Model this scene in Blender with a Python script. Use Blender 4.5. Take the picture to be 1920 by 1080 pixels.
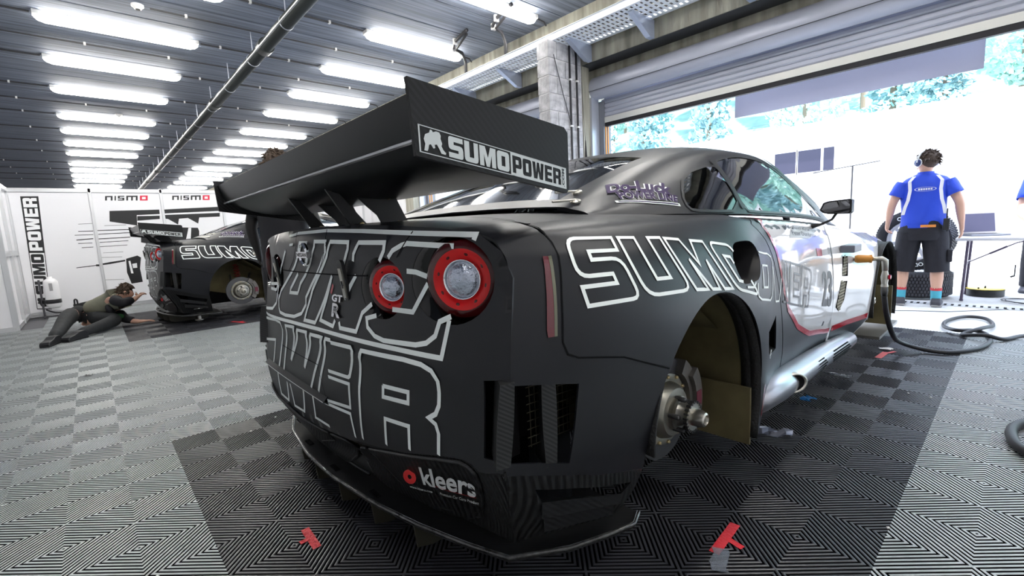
import bpy, bmesh, math, random
import numpy as np
from mathutils import Vector, Matrix
from mathutils.geometry import delaunay_2d_cdt
from mathutils.bvhtree import BVHTree
random.seed(7)
SC = bpy.context.scene
for _o in list(bpy.data.objects): bpy.data.objects.remove(_o)

# ---------------------------------------------------------------- camera, sky, sun, exposure
# world axes: x = towards the pit lane, y = across the garages (left), z = up; metres
_yaw, _pit, _rol = 0.836, 0.132, -0.051
_f = Vector((math.cos(_yaw)*math.cos(_pit), math.sin(_yaw)*math.cos(_pit), -math.sin(_pit)))
_r = Vector((math.sin(_yaw), -math.cos(_yaw), 0)); _u = _r.cross(_f)
_rr = _r*math.cos(_rol) + _u*math.sin(_rol); _uu = _u*math.cos(_rol) - _r*math.sin(_rol)
cam_data = bpy.data.cameras.new('camera'); cam = bpy.data.objects.new('camera', cam_data)
SC.collection.objects.link(cam); SC.camera = cam
cam_data.sensor_width = 36.0; cam_data.lens = 865.1/1920*36.0
cam_data.clip_start = 0.02; cam_data.clip_end = 500
cam.matrix_world = Matrix(((_rr.x, _uu.x, -_f.x, -0.198), (_rr.y, _uu.y, -_f.y, -1.633), (_rr.z, _uu.z, -_f.z, 1.058), (0, 0, 0, 1)))

world = bpy.data.worlds.new('sky'); SC.world = world; world.use_nodes = True
_bg = world.node_tree.nodes['Background']
_bg.inputs[0].default_value = (0.70, 0.81, 1.0, 1); _bg.inputs[1].default_value = 3.6
SC.view_settings.view_transform = 'Standard'; SC.view_settings.look = 'None'
SC.view_settings.gamma = 1.0; SC.view_settings.use_curve_mapping = False
SC.view_settings.exposure = 0.75
_sd = bpy.data.lights.new('sun', 'SUN'); _sd.energy = 7.0; _sd.angle = math.radians(2); _sd.color = (1, .96, .9)
sun = bpy.data.objects.new('sun', _sd); SC.collection.objects.link(sun)
sun.rotation_euler = Vector((0.35, 0.55, -1.0)).to_track_quat('-Z', 'Y').to_euler()
TUBE_POWER = 27.0

# ---------------------------------------------------------------- materials
def nt(m): return m.node_tree.nodes, m.node_tree.links
MATS = {}
def mat(name, col, rough=.5, metal=0., spec=.5, emit=None, es=0., bump=None, coat=0., alpha=1., trans=0., ior=1.45, var=None):
    """bump=(kind, scale, strength[, stretch]); var=(scale, amount[, stretch]) tone variation"""
    if name in MATS: return MATS[name]
    m = bpy.data.materials.new(name); m.use_nodes = True; MATS[name] = m
    N, L = nt(m); b = N['Principled BSDF']
    c = (*col, 1) if len(col) == 3 else col
    b.inputs['Base Color'].default_value = c; b.inputs['Roughness'].default_value = rough
    b.inputs['Metallic'].default_value = metal; b.inputs['Specular IOR Level'].default_value = spec
    b.inputs['Coat Weight'].default_value = coat; b.inputs['Coat Roughness'].default_value = .05
    b.inputs['Transmission Weight'].default_value = trans; b.inputs['IOR'].default_value = ior
    b.inputs['Alpha'].default_value = alpha
    if emit: b.inputs['Emission Color'].default_value = (*emit, 1); b.inputs['Emission Strength'].default_value = es
    def coord(stretch):
        t = N.new('ShaderNodeTexCoord'); mp = N.new('ShaderNodeMapping')
        L.new(t.outputs['Object'], mp.inputs['Vector'])
        if stretch: mp.inputs['Scale'].default_value = stretch
        return mp.outputs['Vector']
    if var:
        n = N.new('ShaderNodeTexNoise'); n.inputs['Scale'].default_value = var[0]; n.inputs['Detail'].default_value = 6
        L.new(coord(var[2] if len(var) > 2 else None), n.inputs['Vector'])
        r = N.new('ShaderNodeMapRange'); r.inputs[1].default_value = .3; r.inputs[2].default_value = .7
        r.inputs[3].default_value = 1-var[1]; r.inputs[4].default_value = 1+var[1]
        L.new(n.outputs['Fac'], r.inputs[0])
        v = N.new('ShaderNodeVectorMath'); v.operation = 'SCALE'; v.inputs[0].default_value = col[:3]
        L.new(r.outputs[0], v.inputs['Scale']); L.new(v.outputs[0], b.inputs['Base Color'])
    if bump:
        if bump[0] == 'noise':
            n = N.new('ShaderNodeTexNoise'); n.inputs['Scale'].default_value = bump[1]; n.inputs['Detail'].default_value = 5
            o = n.outputs['Fac']
        elif bump[0] == 'wave':
            n = N.new('ShaderNodeTexWave'); n.inputs['Scale'].default_value = bump[1]; n.inputs['Distortion'].default_value = .3
            n.bands_direction = 'X'; o = n.outputs['Fac']
        L.new(coord(bump[3] if len(bump) > 3 else None), n.inputs['Vector'])
        bp = N.new('ShaderNodeBump'); bp.inputs['Strength'].default_value = bump[2]; bp.inputs['Distance'].default_value = .01
        L.new(o, bp.inputs['Height']); L.new(bp.outputs[0], b.inputs['Normal'])
    return m

def carbon(name, c1, c2, rough=.35, scale=110.):
    """twill weave: two tones of black alternating along diagonals"""
    if name in MATS: return MATS[name]
    m = mat(name, c1, rough, coat=.3); N, L = nt(m); b = N['Principled BSDF']
    t = N.new('ShaderNodeTexCoord'); s = N.new('ShaderNodeSeparateXYZ'); L.new(t.outputs['Object'], s.inputs[0])
    def M(op, a, bb=None):
        n = N.new('ShaderNodeMath'); n.operation = op
        for i, v in enumerate((a, bb)):
            if v is None: continue
            if isinstance(v, (int, float)): n.inputs[i].default_value = v
            else: L.new(v, n.inputs[i])
        return n.outputs[0]
    u = M('ADD', s.outputs['X'], s.outputs['Y'])
    a = M('MULTIPLY', M('ADD', u, s.outputs['Z']), scale)
    f = M('LESS_THAN', M('FRACT', a), .5)
    mx = N.new('ShaderNodeMix'); mx.data_type = 'RGBA'
    mx.inputs[6].default_value = (*c1, 1); mx.inputs[7].default_value = (*c2, 1)
    L.new(f, mx.inputs[0]); L.new(mx.outputs[2], b.inputs['Base Color'])
    mr = N.new('ShaderNodeMapRange'); mr.inputs[3].default_value = rough; mr.inputs[4].default_value = rough+.2
    L.new(f, mr.inputs[0]); L.new(mr.outputs[0], b.inputs['Roughness'])
    return m

# ---------------------------------------------------------------- object helpers
COL = SC.collection
OFF = Vector((0, 0, 0))       # origin of the thing being built, in the coordinates its shapes are written in
def put(name, me, parent=None, loc=None):
    o = bpy.data.objects.new(name, me); COL.objects.link(o)
    if parent: o.parent = parent
    if loc is not None: o.location = loc
    return o
def mesh(name, V, F, m, parent=None, smooth=False, loc=None, auto=None, mi=None):
    me = bpy.data.meshes.new(name)
    me.from_pydata([Vector(v)-OFF for v in V], [], F); me.validate(verbose=False)
    for mm in (m if isinstance(m, (list, tuple)) else [m]): me.materials.append(mm)
    if mi is not None and len(mi) == len(me.polygons): me.polygons.foreach_set('material_index', mi)
    if smooth or auto is not None:
        me.shade_smooth()
        if auto is not None: me.set_sharp_from_angle(angle=math.radians(auto))
    return put(name, me, parent, loc)
def thing(name, label, cat, loc=(0, 0, 0), group=None, rz=0):
    o = bpy.data.objects.new(name, None); COL.objects.link(o); o.empty_display_size = .1
    o.location = loc; o.rotation_euler = (0, 0, rz)
    return tag(o, label, cat, group)
def tag(o, label=None, cat=None, group=None, kind=None):
    if label: o['label'] = label
    if cat: o['category'] = cat
    if group: o['group'] = group
    if kind: o['kind'] = kind
    return o
def lab(o, label): o['label'] = label; return o
def structure(o): o['kind'] = 'structure'; return o

class MB:
    """mesh builder: collects shapes, builds ONE object"""
    def __init__(s): s.V = []; s.F = []; s.M = []; s.k = 0
    def add(s, V, F, T=None):
        n = len(s.V)
        if T is not None: V = [T @ Vector(v) for v in V]
        s.V += [tuple(v) for v in V]; s.F += [tuple(i+n for i in f) for f in F]; s.M += [s.k]*len(F); return s
    def box(s, a, b, T=None, bev=0):
        x0, y0, z0 = a; x1, y1, z1 = b
        if bev:
            bm = bmesh.new(); bmesh.ops.create_cube(bm, size=1)
            for v in bm.verts: v.co = Vector(((x0+x1)/2+v.co.x*(x1-x0), (y0+y1)/2+v.co.y*(y1-y0), (z0+z1)/2+v.co.z*(z1-z0)))
            bmesh.ops.bevel(bm, geom=bm.edges[:], offset=bev, segments=2, affect='EDGES', profile=.6)
            bm.verts.ensure_lookup_table(); bm.verts.index_update()
            V = [v.co[:] for v in bm.verts]; F = [[v.index for v in f.verts] for f in bm.faces]; bm.free()
            return s.add(V, F, T)
        V = [(x0, y0, z0), (x1, y0, z0), (x1, y1, z0), (x0, y1, z0), (x0, y0, z1), (x1, y0, z1), (x1, y1, z1), (x0, y1, z1)]
        return s.add(V, [(0, 3, 2, 1), (4, 5, 6, 7), (0, 1, 5, 4), (1, 2, 6, 5), (2, 3, 7, 6), (3, 0, 4, 7)], T)
    def tube(s, pts, r, n=10, cap=True, T=None):
        pts = [Vector(p) for p in pts]; k = len(pts); R = r if isinstance(r, (list, tuple)) else [r]*k
        V = []; F = []; t0 = None; nrm = None
        for i, p in enumerate(pts):
            t = (pts[min(i+1, k-1)]-pts[max(i-1, 0)])
            t = t.normalized() if t.length > 1e-9 else Vector((0, 0, 1))
            if nrm is None:
                nrm = t.orthogonal().normalized()
            else:
                nrm = (t0.rotation_difference(t) @ nrm); nrm = (nrm - t*nrm.dot(t)).normalized()
            t0 = t; bn = t.cross(nrm)
            for j in range(n):
                a = 2*math.pi*j/n; V.append(p + (nrm*math.cos(a)+bn*math.sin(a))*R[i])
        for i in range(k-1):
            for j in range(n):
                j2 = (j+1) % n; F.append((i*n+j, i*n+j2, (i+1)*n+j2, (i+1)*n+j))
        if cap: F.append(tuple(reversed(range(n)))); F.append(tuple((k-1)*n+j for j in range(n)))
        return s.add(V, F, T)
    def lathe(s, prof, n=24, T=None, cap=False):
        """prof: (r, h) pairs about the z axis"""
        V = []; F = []
        for r, h in prof:
            for j in range(n):
                a = 2*math.pi*j/n; V.append((r*math.cos(a), r*math.sin(a), h))
        for i in range(len(prof)-1):
            for j in range(n):
                j2 = (j+1) % n; F.append((i*n+j, i*n+j2, (i+1)*n+j2, (i+1)*n+j))
        if cap: F.append(tuple(reversed(range(n)))); F.append(tuple((len(prof)-1)*n+j for j in range(n)))
        return s.add(V, F, T)
    def prism(s, poly, h, T=None):
        """poly: 2D outline in xy, extruded to z = h (h may be (z0, z1))"""
        z0, z1 = h if isinstance(h, tuple) else (0, h); n = len(poly)
        V = [(x, y, z0) for x, y in poly]+[(x, y, z1) for x, y in poly]
        F = [tuple(reversed(range(n))), tuple(range(n, 2*n))]+[(i, (i+1) % n, n+(i+1) % n, n+i) for i in range(n)]
        return s.add(V, F, T)
    def ball(s, c, r, n=10, T=None, sc=(1, 1, 1)):
        V = []; F = []; m = max(4, n//2+1)
        for i in range(m+1):
            ph = math.pi*i/m
            for j in range(n):
                a = 2*math.pi*j/n
                V.append((c[0]+r*sc[0]*math.sin(ph)*math.cos(a), c[1]+r*sc[1]*math.sin(ph)*math.sin(a), c[2]+r*sc[2]*math.cos(ph)))
        for i in range(m):
            for j in range(n):
                j2 = (j+1) % n; F.append((i*n+j, (i+1)*n+j, (i+1)*n+j2, i*n+j2))
        return s.add(V, F, T)
    def build(s, name, m, parent=None, smooth=False, auto=None, loc=None):
        return mesh(name, s.V, s.F, m, parent, smooth, loc, auto, s.M)
def rotT(c, x=0, y=0, z=0):
    return Matrix.Translation(Vector(c)) @ Matrix.Rotation(z, 4, 'Z') @ Matrix.Rotation(y, 4, 'Y') @ Matrix.Rotation(x, 4, 'X')
def axT(c, d, up=(0, 0, 1)):
    """frame at c whose z axis points along d"""
    d = Vector(d).normalized(); q = d.to_track_quat('Z', 'Y'); return Matrix.Translation(Vector(c)) @ q.to_matrix().to_4x4()
def frame(o, X, Y, Z):
    M = Matrix((X, Y, Z)).transposed().to_4x4(); M.translation = Vector(o); return M
def dup(root, loc=None, rz=None, parent=None):
    c = root.copy(); COL.objects.link(c)
    if parent: c.parent = parent
    if loc is not None: c.location = loc
    if rz is not None: c.rotation_euler = (0, 0, rz)
    for ch in list(KIDS.get(root.name, ())): dup(ch, parent=c)
    return c
KIDS = {}
def index_kids():
    KIDS.clear()
    for o in bpy.data.objects:
        if o.parent: KIDS.setdefault(o.parent.name, []).append(o)

def inside(p, poly):
    x, y = p; r = False; n = len(poly); j = n-1
    for i in range(n):
        xi, yi = poly[i]; xj, yj = poly[j]
        if (yi > y) != (yj > y) and x < (xj-xi)*(y-yi)/(yj-yi)+xi: r = not r
        j = i
    return r
def dens(poly, step, closed=True):
    out = []; n = len(poly)
    for i in range(n if closed else n-1):
        a = poly[i]; b = poly[(i+1) % n]; k = max(1, int(math.hypot(b[0]-a[0], b[1]-a[1])/step+.5))
        out += [(a[0]+(b[0]-a[0])*j/k, a[1]+(b[1]-a[1])*j/k) for j in range(k)]
    if not closed: out.append(poly[-1])
    return out
def smoothpoly(poly, it=2, closed=True):
    for _ in range(it):
        n = len(poly); q = [] if closed else [poly[0]]
        for i in range(n if closed else n-1):
            a = poly[i]; b = poly[(i+1) % n]
            q += [(a[0]*.75+b[0]*.25, a[1]*.75+b[1]*.25), (a[0]*.25+b[0]*.75, a[1]*.25+b[1]*.75)]
        if not closed: q.append(poly[-1])
        poly = q
    return poly
def rrect(x0, y0, x1, y1, r, n=5):
    P = []
    for cx, cy, a0 in ((x1-r, y1-r, 0), (x0+r, y1-r, 90), (x0+r, y0+r, 180), (x1-r, y0+r, 270)):
        for i in range(n+1):
            a = math.radians(a0+90*i/n); P.append((cx+r*math.cos(a), cy+r*math.sin(a)))
    return P
def fill(outer, holes=(), grid=.05, step=None):
    """constrained triangulation of a 2D region; returns verts, faces"""
    step = step or grid
    loops = [dens(outer, step)]+[dens(h, step) for h in holes]
    P = []; E = []
    for lp in loops:
        n0 = len(P); P += lp; E += [(n0+i, n0+(i+1) % len(lp)) for i in range(len(lp))]
    B = np.array(P)
    xs = [p[0] for p in loops[0]]; ys = [p[1] for p in loops[0]]
    if grid < 1e3:
        x = min(xs)+grid/2; row = 0
        while x < max(xs):
            y = min(ys)+grid/2*(1 if row % 2 else .5)
            while y < max(ys):
                q = (x, y)
                if inside(q, loops[0]) and not any(inside(q, h) for h in loops[1:]) and np.min((B[:, 0]-x)**2+(B[:, 1]-y)**2) > (.45*min(grid, 9))**2:
                    P.append(q)
                y += grid
            x += grid; row += 1
    V, _, F, _, _, _ = delaunay_2d_cdt([Vector(p) for p in P], E, [], 0, 1e-6)
    out = []
    for f in F:
        c = ((V[f[0]][0]+V[f[1]][0]+V[f[2]][0])/3, (V[f[0]][1]+V[f[1]][1]+V[f[2]][1])/3)
        if inside(c, loops[0]) and not any(inside(c, h) for h in loops[1:]): out.append(tuple(f))
    return [tuple(v) for v in V], out
def panel(name, fn, outer, holes, m, parent, grid=.05, step=None, thick=.006, flip=False):
    """sheet over the surface fn(u, v) -> point, with an inner skin and rim; normals point away from the car's axis"""
    V, F = fill(outer, holes, grid, step)
    W = [Vector(fn(*v)) for v in V]; N = [Vector() for _ in W]; s = 0
    rear = fn in (RR,) or name == 'lower_bumper'
    for f in F:
        n = (W[f[1]]-W[f[0]]).cross(W[f[2]]-W[f[0]])
        c = W[f[0]]; o = Vector((-1, 0, 0)) if rear else Vector((0, c.y, c.z-.5))
        s += n.dot(o)
        for i in f: N[i] += n
    if s < 0: F = [tuple(reversed(f)) for f in F]; N = [-n for n in N]
    N = [n.normalized() if n.length > 0 else Vector((0, 0, 1)) for n in N]
    cnt = {}
    for f in F:
        for i in range(3):
            e = (f[i], f[(i+1) % 3]); cnt[tuple(sorted(e))] = cnt.get(tuple(sorted(e)), 0)+1
    k = len(W); V2 = W+[w-n*thick for w, n in zip(W, N)]; F2 = list(F)+[tuple(i+k for i in reversed(f)) for f in F]
    for f in F:
        for i in range(3):
            a, b = f[i], f[(i+1) % 3]
            if cnt[tuple(sorted((a, b)))] == 1:
                q = len(V2); V2 += [W[a], W[b], W[b]-N[b]*thick, W[a]-N[a]*thick]; F2.append((q+3, q+2, q+1, q))
    return mesh(name, V2, F2, m, parent, True)

# surface coordinates of the lettering and openings of the car, (x, v) on the flanks and (y, z) on the tail
D = {"R_bottom":[[0.7432,0.3089],[0.5086,0.2739],[0.261,0.2828],[-0.0312,0.3275],[-0.2828,0.3892],[-0.5096,0.4472],[-0.6989,0.5019],[-0.7785,0.5186],[-0.8103,0.5159],
[-0.8337,0.5071],[-0.8582,0.5117],[-0.9037,0.5266]],"fuel":[[1.4414,4.1162],[1.4636,4.2689],[1.5033,4.355],[1.6213,4.3758],[1.6555,4.2821],[1.6749,4.08],[1.6676,3.7687],
[1.6303,3.4384],[1.597,3.2609],[1.5537,3.2155],[1.4659,3.1701],[1.4462,3.2399],[1.4295,3.391],[1.4182,3.5858],[1.4144,3.8328]],"rear":[[[0.2879,1.0627],[0.1865,1.0726],
[-0.0948,1.0753],[-0.3541,1.0668],[-0.601,1.0545],[-0.8148,1.0444],[-0.8102,1.0322]],[[0.2496,1.0311],[0.2047,1.0328]],[[0.6238,0.8597],[0.4528,0.8714],[0.4962,0.842],
[0.6238,0.8396]],[[0.3025,1.0097],[0.3871,0.9441],[0.463,0.8404],[0.4869,0.7867],[0.5655,0.7554],[0.9167,0.7171]],[[0.0464,1.0375],[0.1329,1.0382],[0.1426,0.992],
[0.1968,0.9497],[0.2352,0.9274],[0.3341,0.879],[0.4049,0.846],[0.4447,0.8085],[0.4336,0.7727],[0.4123,0.7567],[0.3272,0.7543],[0.2053,0.7623],[0.1198,0.7826],
[0.076,0.8188],[0.0764,0.8448],[0.0226,0.8877],[-0.037,0.9289],[-0.0707,0.9579],[-0.1241,1.0085],[-0.1195,1.0405],[-0.0221,1.0415],[-0.0265,1.0243],[0.0171,0.9697],
[0.0727,0.9242],[0.1323,0.8911],[0.1698,0.8527],[0.2674,0.8481],[0.2568,0.8649],[0.2063,0.8946],[0.1535,0.9257]],[[-0.2482,0.958],[-0.2885,1.0172],[-0.2864,1.0365],
[-0.1585,1.0396],[-0.1355,0.9947],[-0.0744,0.941],[0.009,0.8762],[0.0617,0.8033],[0.0844,0.763],[-0.0227,0.7662],[-0.0443,0.7897],[-0.1182,0.8729],[-0.1687,0.9331],
[-0.082,0.8054],[-0.0695,0.7805],[-0.1736,0.7724],[-0.1874,0.7936]],[[-0.2522,0.8658],[-0.3341,0.9397],[-0.2594,0.8799]],[[-0.2181,0.7914],[-0.2267,0.7732],
[-0.3336,0.7755],[-0.366,0.8332],[-0.421,0.8632]],[[-0.3192,0.9808],[-0.3242,1.0017],[-0.3532,1.0347],[-0.4901,1.0328],[-0.4883,1.0117],[-0.465,0.983]],[[-0.5085,0.993],
[-0.5293,1.0116],[-0.5668,1.0249],[-0.5881,1.0291],[-0.7536,1.02]],[[-0.5876,0.9596],[-0.6229,0.9582],[-0.666,0.9484]],[[-0.6694,0.9312],[-0.6116,0.8572],
[-0.5234,0.8569]],[[-0.4452,0.8331],[-0.3926,0.8205],[-0.3998,0.7961],[-0.4406,0.7761],[-0.4866,0.7698],[-0.627,0.7762],[-0.6669,0.7855],[-0.6973,0.8062],
[-0.7106,0.8416],[-0.7481,0.8572]],[[-0.7427,0.8485],[-0.7219,0.756],[-0.5543,0.7552],[-0.3733,0.7523],[-0.0494,0.7483],[0.2394,0.7381],[0.5422,0.7225],[0.9491,0.6941]],
[[0.9468,0.6633],[0.5172,0.7125],[0.4149,0.7133],[0.4233,0.6855],[0.5268,0.5824],[0.6555,0.4596]],[[0.6876,0.4347],[0.6965,0.3775],[0.6898,0.327],[0.5993,0.3154],
[0.5592,0.4157]],[[0.9387,0.5548],[0.6279,0.6029],[0.7515,0.462]],[[0.5713,0.4665],[0.3312,0.712],[0.2099,0.7225],[0.3984,0.5496],[0.1674,0.7168],[0.064,0.7227],
[0.2227,0.5529],[0.0188,0.721],[-0.0854,0.7254],[0.2046,0.4727]],[[0.3309,0.4299],[0.4113,0.3106],[0.5296,0.3075],[0.5161,0.4171]],[[-0.1594,0.7262],[-0.117,0.7249],
[0.1206,0.4778]],[[0.2182,0.4341],[0.2768,0.3214],[0.1241,0.3284]],[[-0.1575,0.7185],[-0.3028,0.7249],[-0.3098,0.7159],[-0.2302,0.6167],[-0.216,0.6087],[-0.0474,0.5969]],
[[-0.035,0.5724],[-0.2118,0.5851],[-0.1762,0.4927],[0.0431,0.4615]],[[0.0878,0.4404],[-0.1614,0.4668],[-0.1386,0.3693]],[[-0.2091,0.3879],[-0.2877,0.59],[-0.3435,0.6978],
[-0.369,0.7253],[-0.3812,0.7258],[-0.5788,0.733],[-0.6512,0.7309],[-0.6889,0.7208],[-0.7071,0.6976],[-0.7061,0.6676],[-0.7005,0.6335],[-0.6856,0.6085],[-0.6552,0.5907],
[-0.6828,0.581],[-0.6919,0.5584],[-0.6837,0.4995]],[[-0.4469,0.6317],[-0.5745,0.6412],[-0.5679,0.6093],[-0.4369,0.5966],[-0.4469,0.6317]],[[-0.396,0.4316],
[-0.4251,0.5261],[-0.5565,0.5406],[-0.5406,0.4655]]],"side_white":[[[0.8024,4.9571],[0.796,4.7531],[0.7932,4.5603],[0.7718,4.5711],[0.7506,4.5822],[0.7295,4.5935],
[0.7086,4.6053],[0.6883,4.6177],[0.6873,4.3913],[0.7041,4.3835],[0.7212,4.3758],[0.7386,4.3682],[0.7562,4.3608],[0.7726,4.3331],[0.7849,4.2663],[0.7936,4.1614],
[0.7993,4.0197],[0.8052,3.8471],[0.8131,3.6765],[0.8167,3.5768],[0.8154,3.5057],[0.8088,3.4638],[0.7967,3.4517],[0.7743,3.456],[0.7521,3.46],[0.7301,3.4635],
[0.7086,3.4664],[0.6878,3.4687],[0.6676,3.4704],[0.648,3.4714],[0.6426,3.6494],[0.6383,3.8259],[0.6556,3.8236],[0.6734,3.8207],[0.6916,3.8174],[0.7102,3.8137],
[0.7295,3.8096],[0.749,3.805],[0.7429,4.0082],[0.7229,4.0139],[0.7033,4.0194],[0.6841,4.0245],[0.6654,4.0294],[0.6516,4.0519],[0.6414,4.1121],[0.6347,4.2122],
[0.6321,4.3539],[0.6323,4.5545],[0.6347,4.764],[0.6397,4.9049],[0.6481,5.0041],[0.6586,5.0592],[0.6711,5.0674],[0.6892,5.0477],[0.7075,5.0301],[0.7262,5.0141],
[0.7451,4.9989],[0.7642,4.9845],[0.7833,4.9706]],[[0.8275,4.9336],[0.8495,4.9123],[0.8714,4.891],[0.8934,4.8699],[0.8885,4.6574],[0.8876,4.4592],[0.8896,4.2709],
[0.8941,4.0894],[0.9009,3.9131],[0.9101,3.742],[0.9318,3.7329],[0.9538,3.7232],[0.9762,3.7129],[0.9655,3.8829],[0.9574,4.0569],[0.9518,4.2347],[0.9488,4.4181],
[0.9488,4.6097],[0.9528,4.814],[0.9727,4.7957],[0.9928,4.7775],[1.0131,4.7598],[1.0107,4.5856],[1.0112,4.4204],[1.0143,4.2612],[1.0194,4.1056],[1.0266,3.9522],
[1.036,3.8019],[1.0475,3.6529],[1.056,3.5251],[1.0558,3.4363],[1.0458,3.3874],[1.0258,3.3789],[1.0006,3.3907],[0.9759,3.4018],[0.9515,3.4122],[0.9276,3.4217],
[0.9042,3.4304],[0.8829,3.4559],[0.865,3.516],[0.8507,3.6109],[0.8405,3.7412],[0.8331,3.893],[0.8274,4.0496],[0.8232,4.2111],[0.8206,4.378],[0.8201,4.5524],
[0.8221,4.7365]],[[1.1054,3.3252],[1.0878,3.4853],[1.0723,3.6452],[1.059,3.8072],[1.0481,3.9743],[1.0399,4.1481],[1.0341,4.3286],[1.0314,4.5189],[1.0328,4.7244],
[1.0573,4.6896],[1.0823,4.6558],[1.1077,4.6228],[1.1163,4.4181],[1.1291,4.2263],[1.1452,4.0422],[1.1642,3.864],[1.1627,4.0254],[1.1636,4.1919],[1.1667,4.3636],
[1.1729,4.5445],[1.1982,4.5165],[1.2238,4.4894],[1.2496,4.4635],[1.2544,4.2783],[1.2624,4.1008],[1.2729,3.9284],[1.2859,3.7626],[1.3015,3.6022],[1.3192,3.4447],
[1.339,3.2888],[1.3607,3.1332],[1.3304,3.15],[1.2995,3.1692],[1.2789,3.3217],[1.2604,3.474],[1.2438,3.6272],[1.2294,3.7829],[1.2173,3.9433],[1.2225,3.7886],
[1.2299,3.6382],[1.2391,3.4901],[1.2503,3.3425],[1.2633,3.1942],[1.2373,3.2136],[1.2115,3.234],[1.1862,3.3935],[1.1631,3.5524],[1.1425,3.7124],[1.1243,3.8756],
[1.1088,4.0447],[1.1186,3.8809],[1.1309,3.7228],[1.1454,3.5678],[1.162,3.4139],[1.1807,3.2594],[1.1552,3.2811],[1.1301,3.3031]],[[1.4296,3.0558],[1.4144,3.0879],
[1.3993,3.1421],[1.3843,3.2191],[1.3696,3.3205],[1.3527,3.4604],[1.3369,3.6065],[1.3225,3.7604],[1.3099,3.9248],[1.2995,4.1019],[1.2951,4.236],[1.2968,4.3318],
[1.3036,4.385],[1.3152,4.3923],[1.332,4.3723],[1.3492,4.3523],[1.3667,4.3318],[1.3845,4.3107],[1.4027,4.2892],[1.4168,4.2504],[1.4283,4.1712],[1.438,4.0554],
[1.4468,3.909],[1.4591,3.7285],[1.474,3.5622],[1.4911,3.4063],[1.5104,3.2575],[1.5318,3.1129],[1.5464,3.0117],[1.5515,2.9466],[1.5465,2.9176],[1.5315,2.9239],
[1.5088,2.9516],[1.4876,2.9783],[1.4674,3.0045],[1.4481,3.0303]],[[1.4162,3.2933],[1.4316,3.273],[1.4474,3.2527],[1.4636,3.2322],[1.4439,3.3879],[1.4261,3.5515],
[1.4103,3.7259],[1.3971,3.9152],[1.3822,3.9351],[1.3675,3.9545],[1.3531,3.9739],[1.3658,3.7854],[1.3808,3.6114],[1.3977,3.4483]]],"side_white_open":[[[1.4728,3.1063],
[1.5297,3.0823],[1.554,3.195]],[[1.6796,3.9711],[1.8533,3.9314],[1.9109,3.8002],[1.9155,3.6127],[1.8613,3.2317],[1.8136,2.9292],[1.7739,2.7365],[1.725,2.6674],
[1.593,2.7551],[1.5639,2.8414],[1.5617,2.9663],[1.5715,3.1677]],[[1.6697,3.5823],[1.7794,3.5579],[1.6995,3.0068],[1.6313,3.0398],[1.6697,3.5823]],[[1.9081,3.5129],
[1.8722,3.0179],[1.8716,2.5582],[1.9594,2.506],[2.0491,3.1194]]],"white":[[1.9463,6.1069],[1.9893,5.0689],[2.0415,3.9785],[2.0543,3.295],[2.0755,2.729],[2.1395,2.1396],
[2.3141,1.5412],[2.5719,1.0891],[2.9077,0.7743],[3.2404,0.7934],[3.5709,0.6721]],"side_black":[[[2.159,2.2961],[2.1719,2.6768],[2.1937,3.0824],[2.2251,3.51],
[2.2728,3.4639],[2.322,3.4167],[2.3744,3.3685],[2.3526,3.0737],[2.3058,3.1203],[2.2611,3.1655],[2.2481,2.9499],[2.2879,2.908],[2.3291,2.8652],[2.3187,2.6047],
[2.2767,2.6484],[2.236,2.6915],[2.2286,2.4784],[2.2759,2.4288],[2.3246,2.3787],[2.3209,2.1277],[2.2659,2.1838],[2.2123,2.2396]],[[2.3408,2.1148],[2.3485,2.4396],
[2.3654,2.839],[2.4025,3.3407],[2.4556,3.2751],[2.5097,3.2095],[2.5638,3.1438],[2.5847,3.0295],[2.5707,2.8043],[2.545,2.5448],[2.5305,2.4415],[2.5106,2.4013],
[2.5099,2.401],[2.5109,2.3977],[2.5212,2.3226],[2.5188,2.2198],[2.5024,1.9709],[2.4498,2.0186],[2.4661,2.3332],[2.4116,2.3858],[2.3994,2.0637]],[[2.4241,2.6323],
[2.4817,2.5728],[2.5043,2.8494],[2.4438,2.9178]],[[2.0999,3.6207],[2.0707,3.1993],[2.0513,2.8046],[2.0409,2.4335],[2.082,2.386],[2.0953,2.6295],[2.1126,2.8865],
[2.1056,2.6182],[2.1032,2.361],[2.1431,2.3146],[2.1591,2.6919],[2.1837,3.0975],[2.2182,3.5298],[2.1872,3.554],[2.1572,3.1665],[2.1347,2.801],[2.1487,3.1743],
[2.1706,3.5668],[2.1471,3.5851],[2.1122,3.2067],[2.0842,2.8528],[2.1035,3.2141],[2.1306,3.5977]]],"seams_rear":[[[0.2053,1.0778],[0.1596,1.0271],[0.1997,0.9756],
[0.2722,0.9312]],[[-0.0927,1.0793],[-0.1296,1.0305],[-0.0913,0.9721],[-0.0503,0.9353]],[[-0.6052,1.0587],[-0.548,0.9937]],[[0.3661,0.9315],[0.1482,0.9335],
[-0.0503,0.9353],[-0.2473,0.9385],[-0.3939,0.942]]],"pod":[[0.0035,0.2987],[-0.3094,0.0602],[-0.5569,0.0377],[-0.7137,0.0381],[-0.7904,0.0249],[-0.8243,0.0496],
[-0.8175,0.2975],[-0.7759,0.7615],[-0.7005,0.8944],[-0.5365,1.0],[-0.4024,0.9567],[-0.2729,1.0],[-0.1689,0.9825],[-0.0564,0.724]],"podline":[[-0.1877,0.1093],
[-0.202,0.4185],[-0.3513,0.6775],[-0.4071,0.9579],[-0.5818,0.896],[-0.7738,0.704]],"kleers":[[-0.5394,0.4456],[-0.7805,0.4483],[-0.8194,0.1308],[-0.5689,0.1391]],
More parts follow.
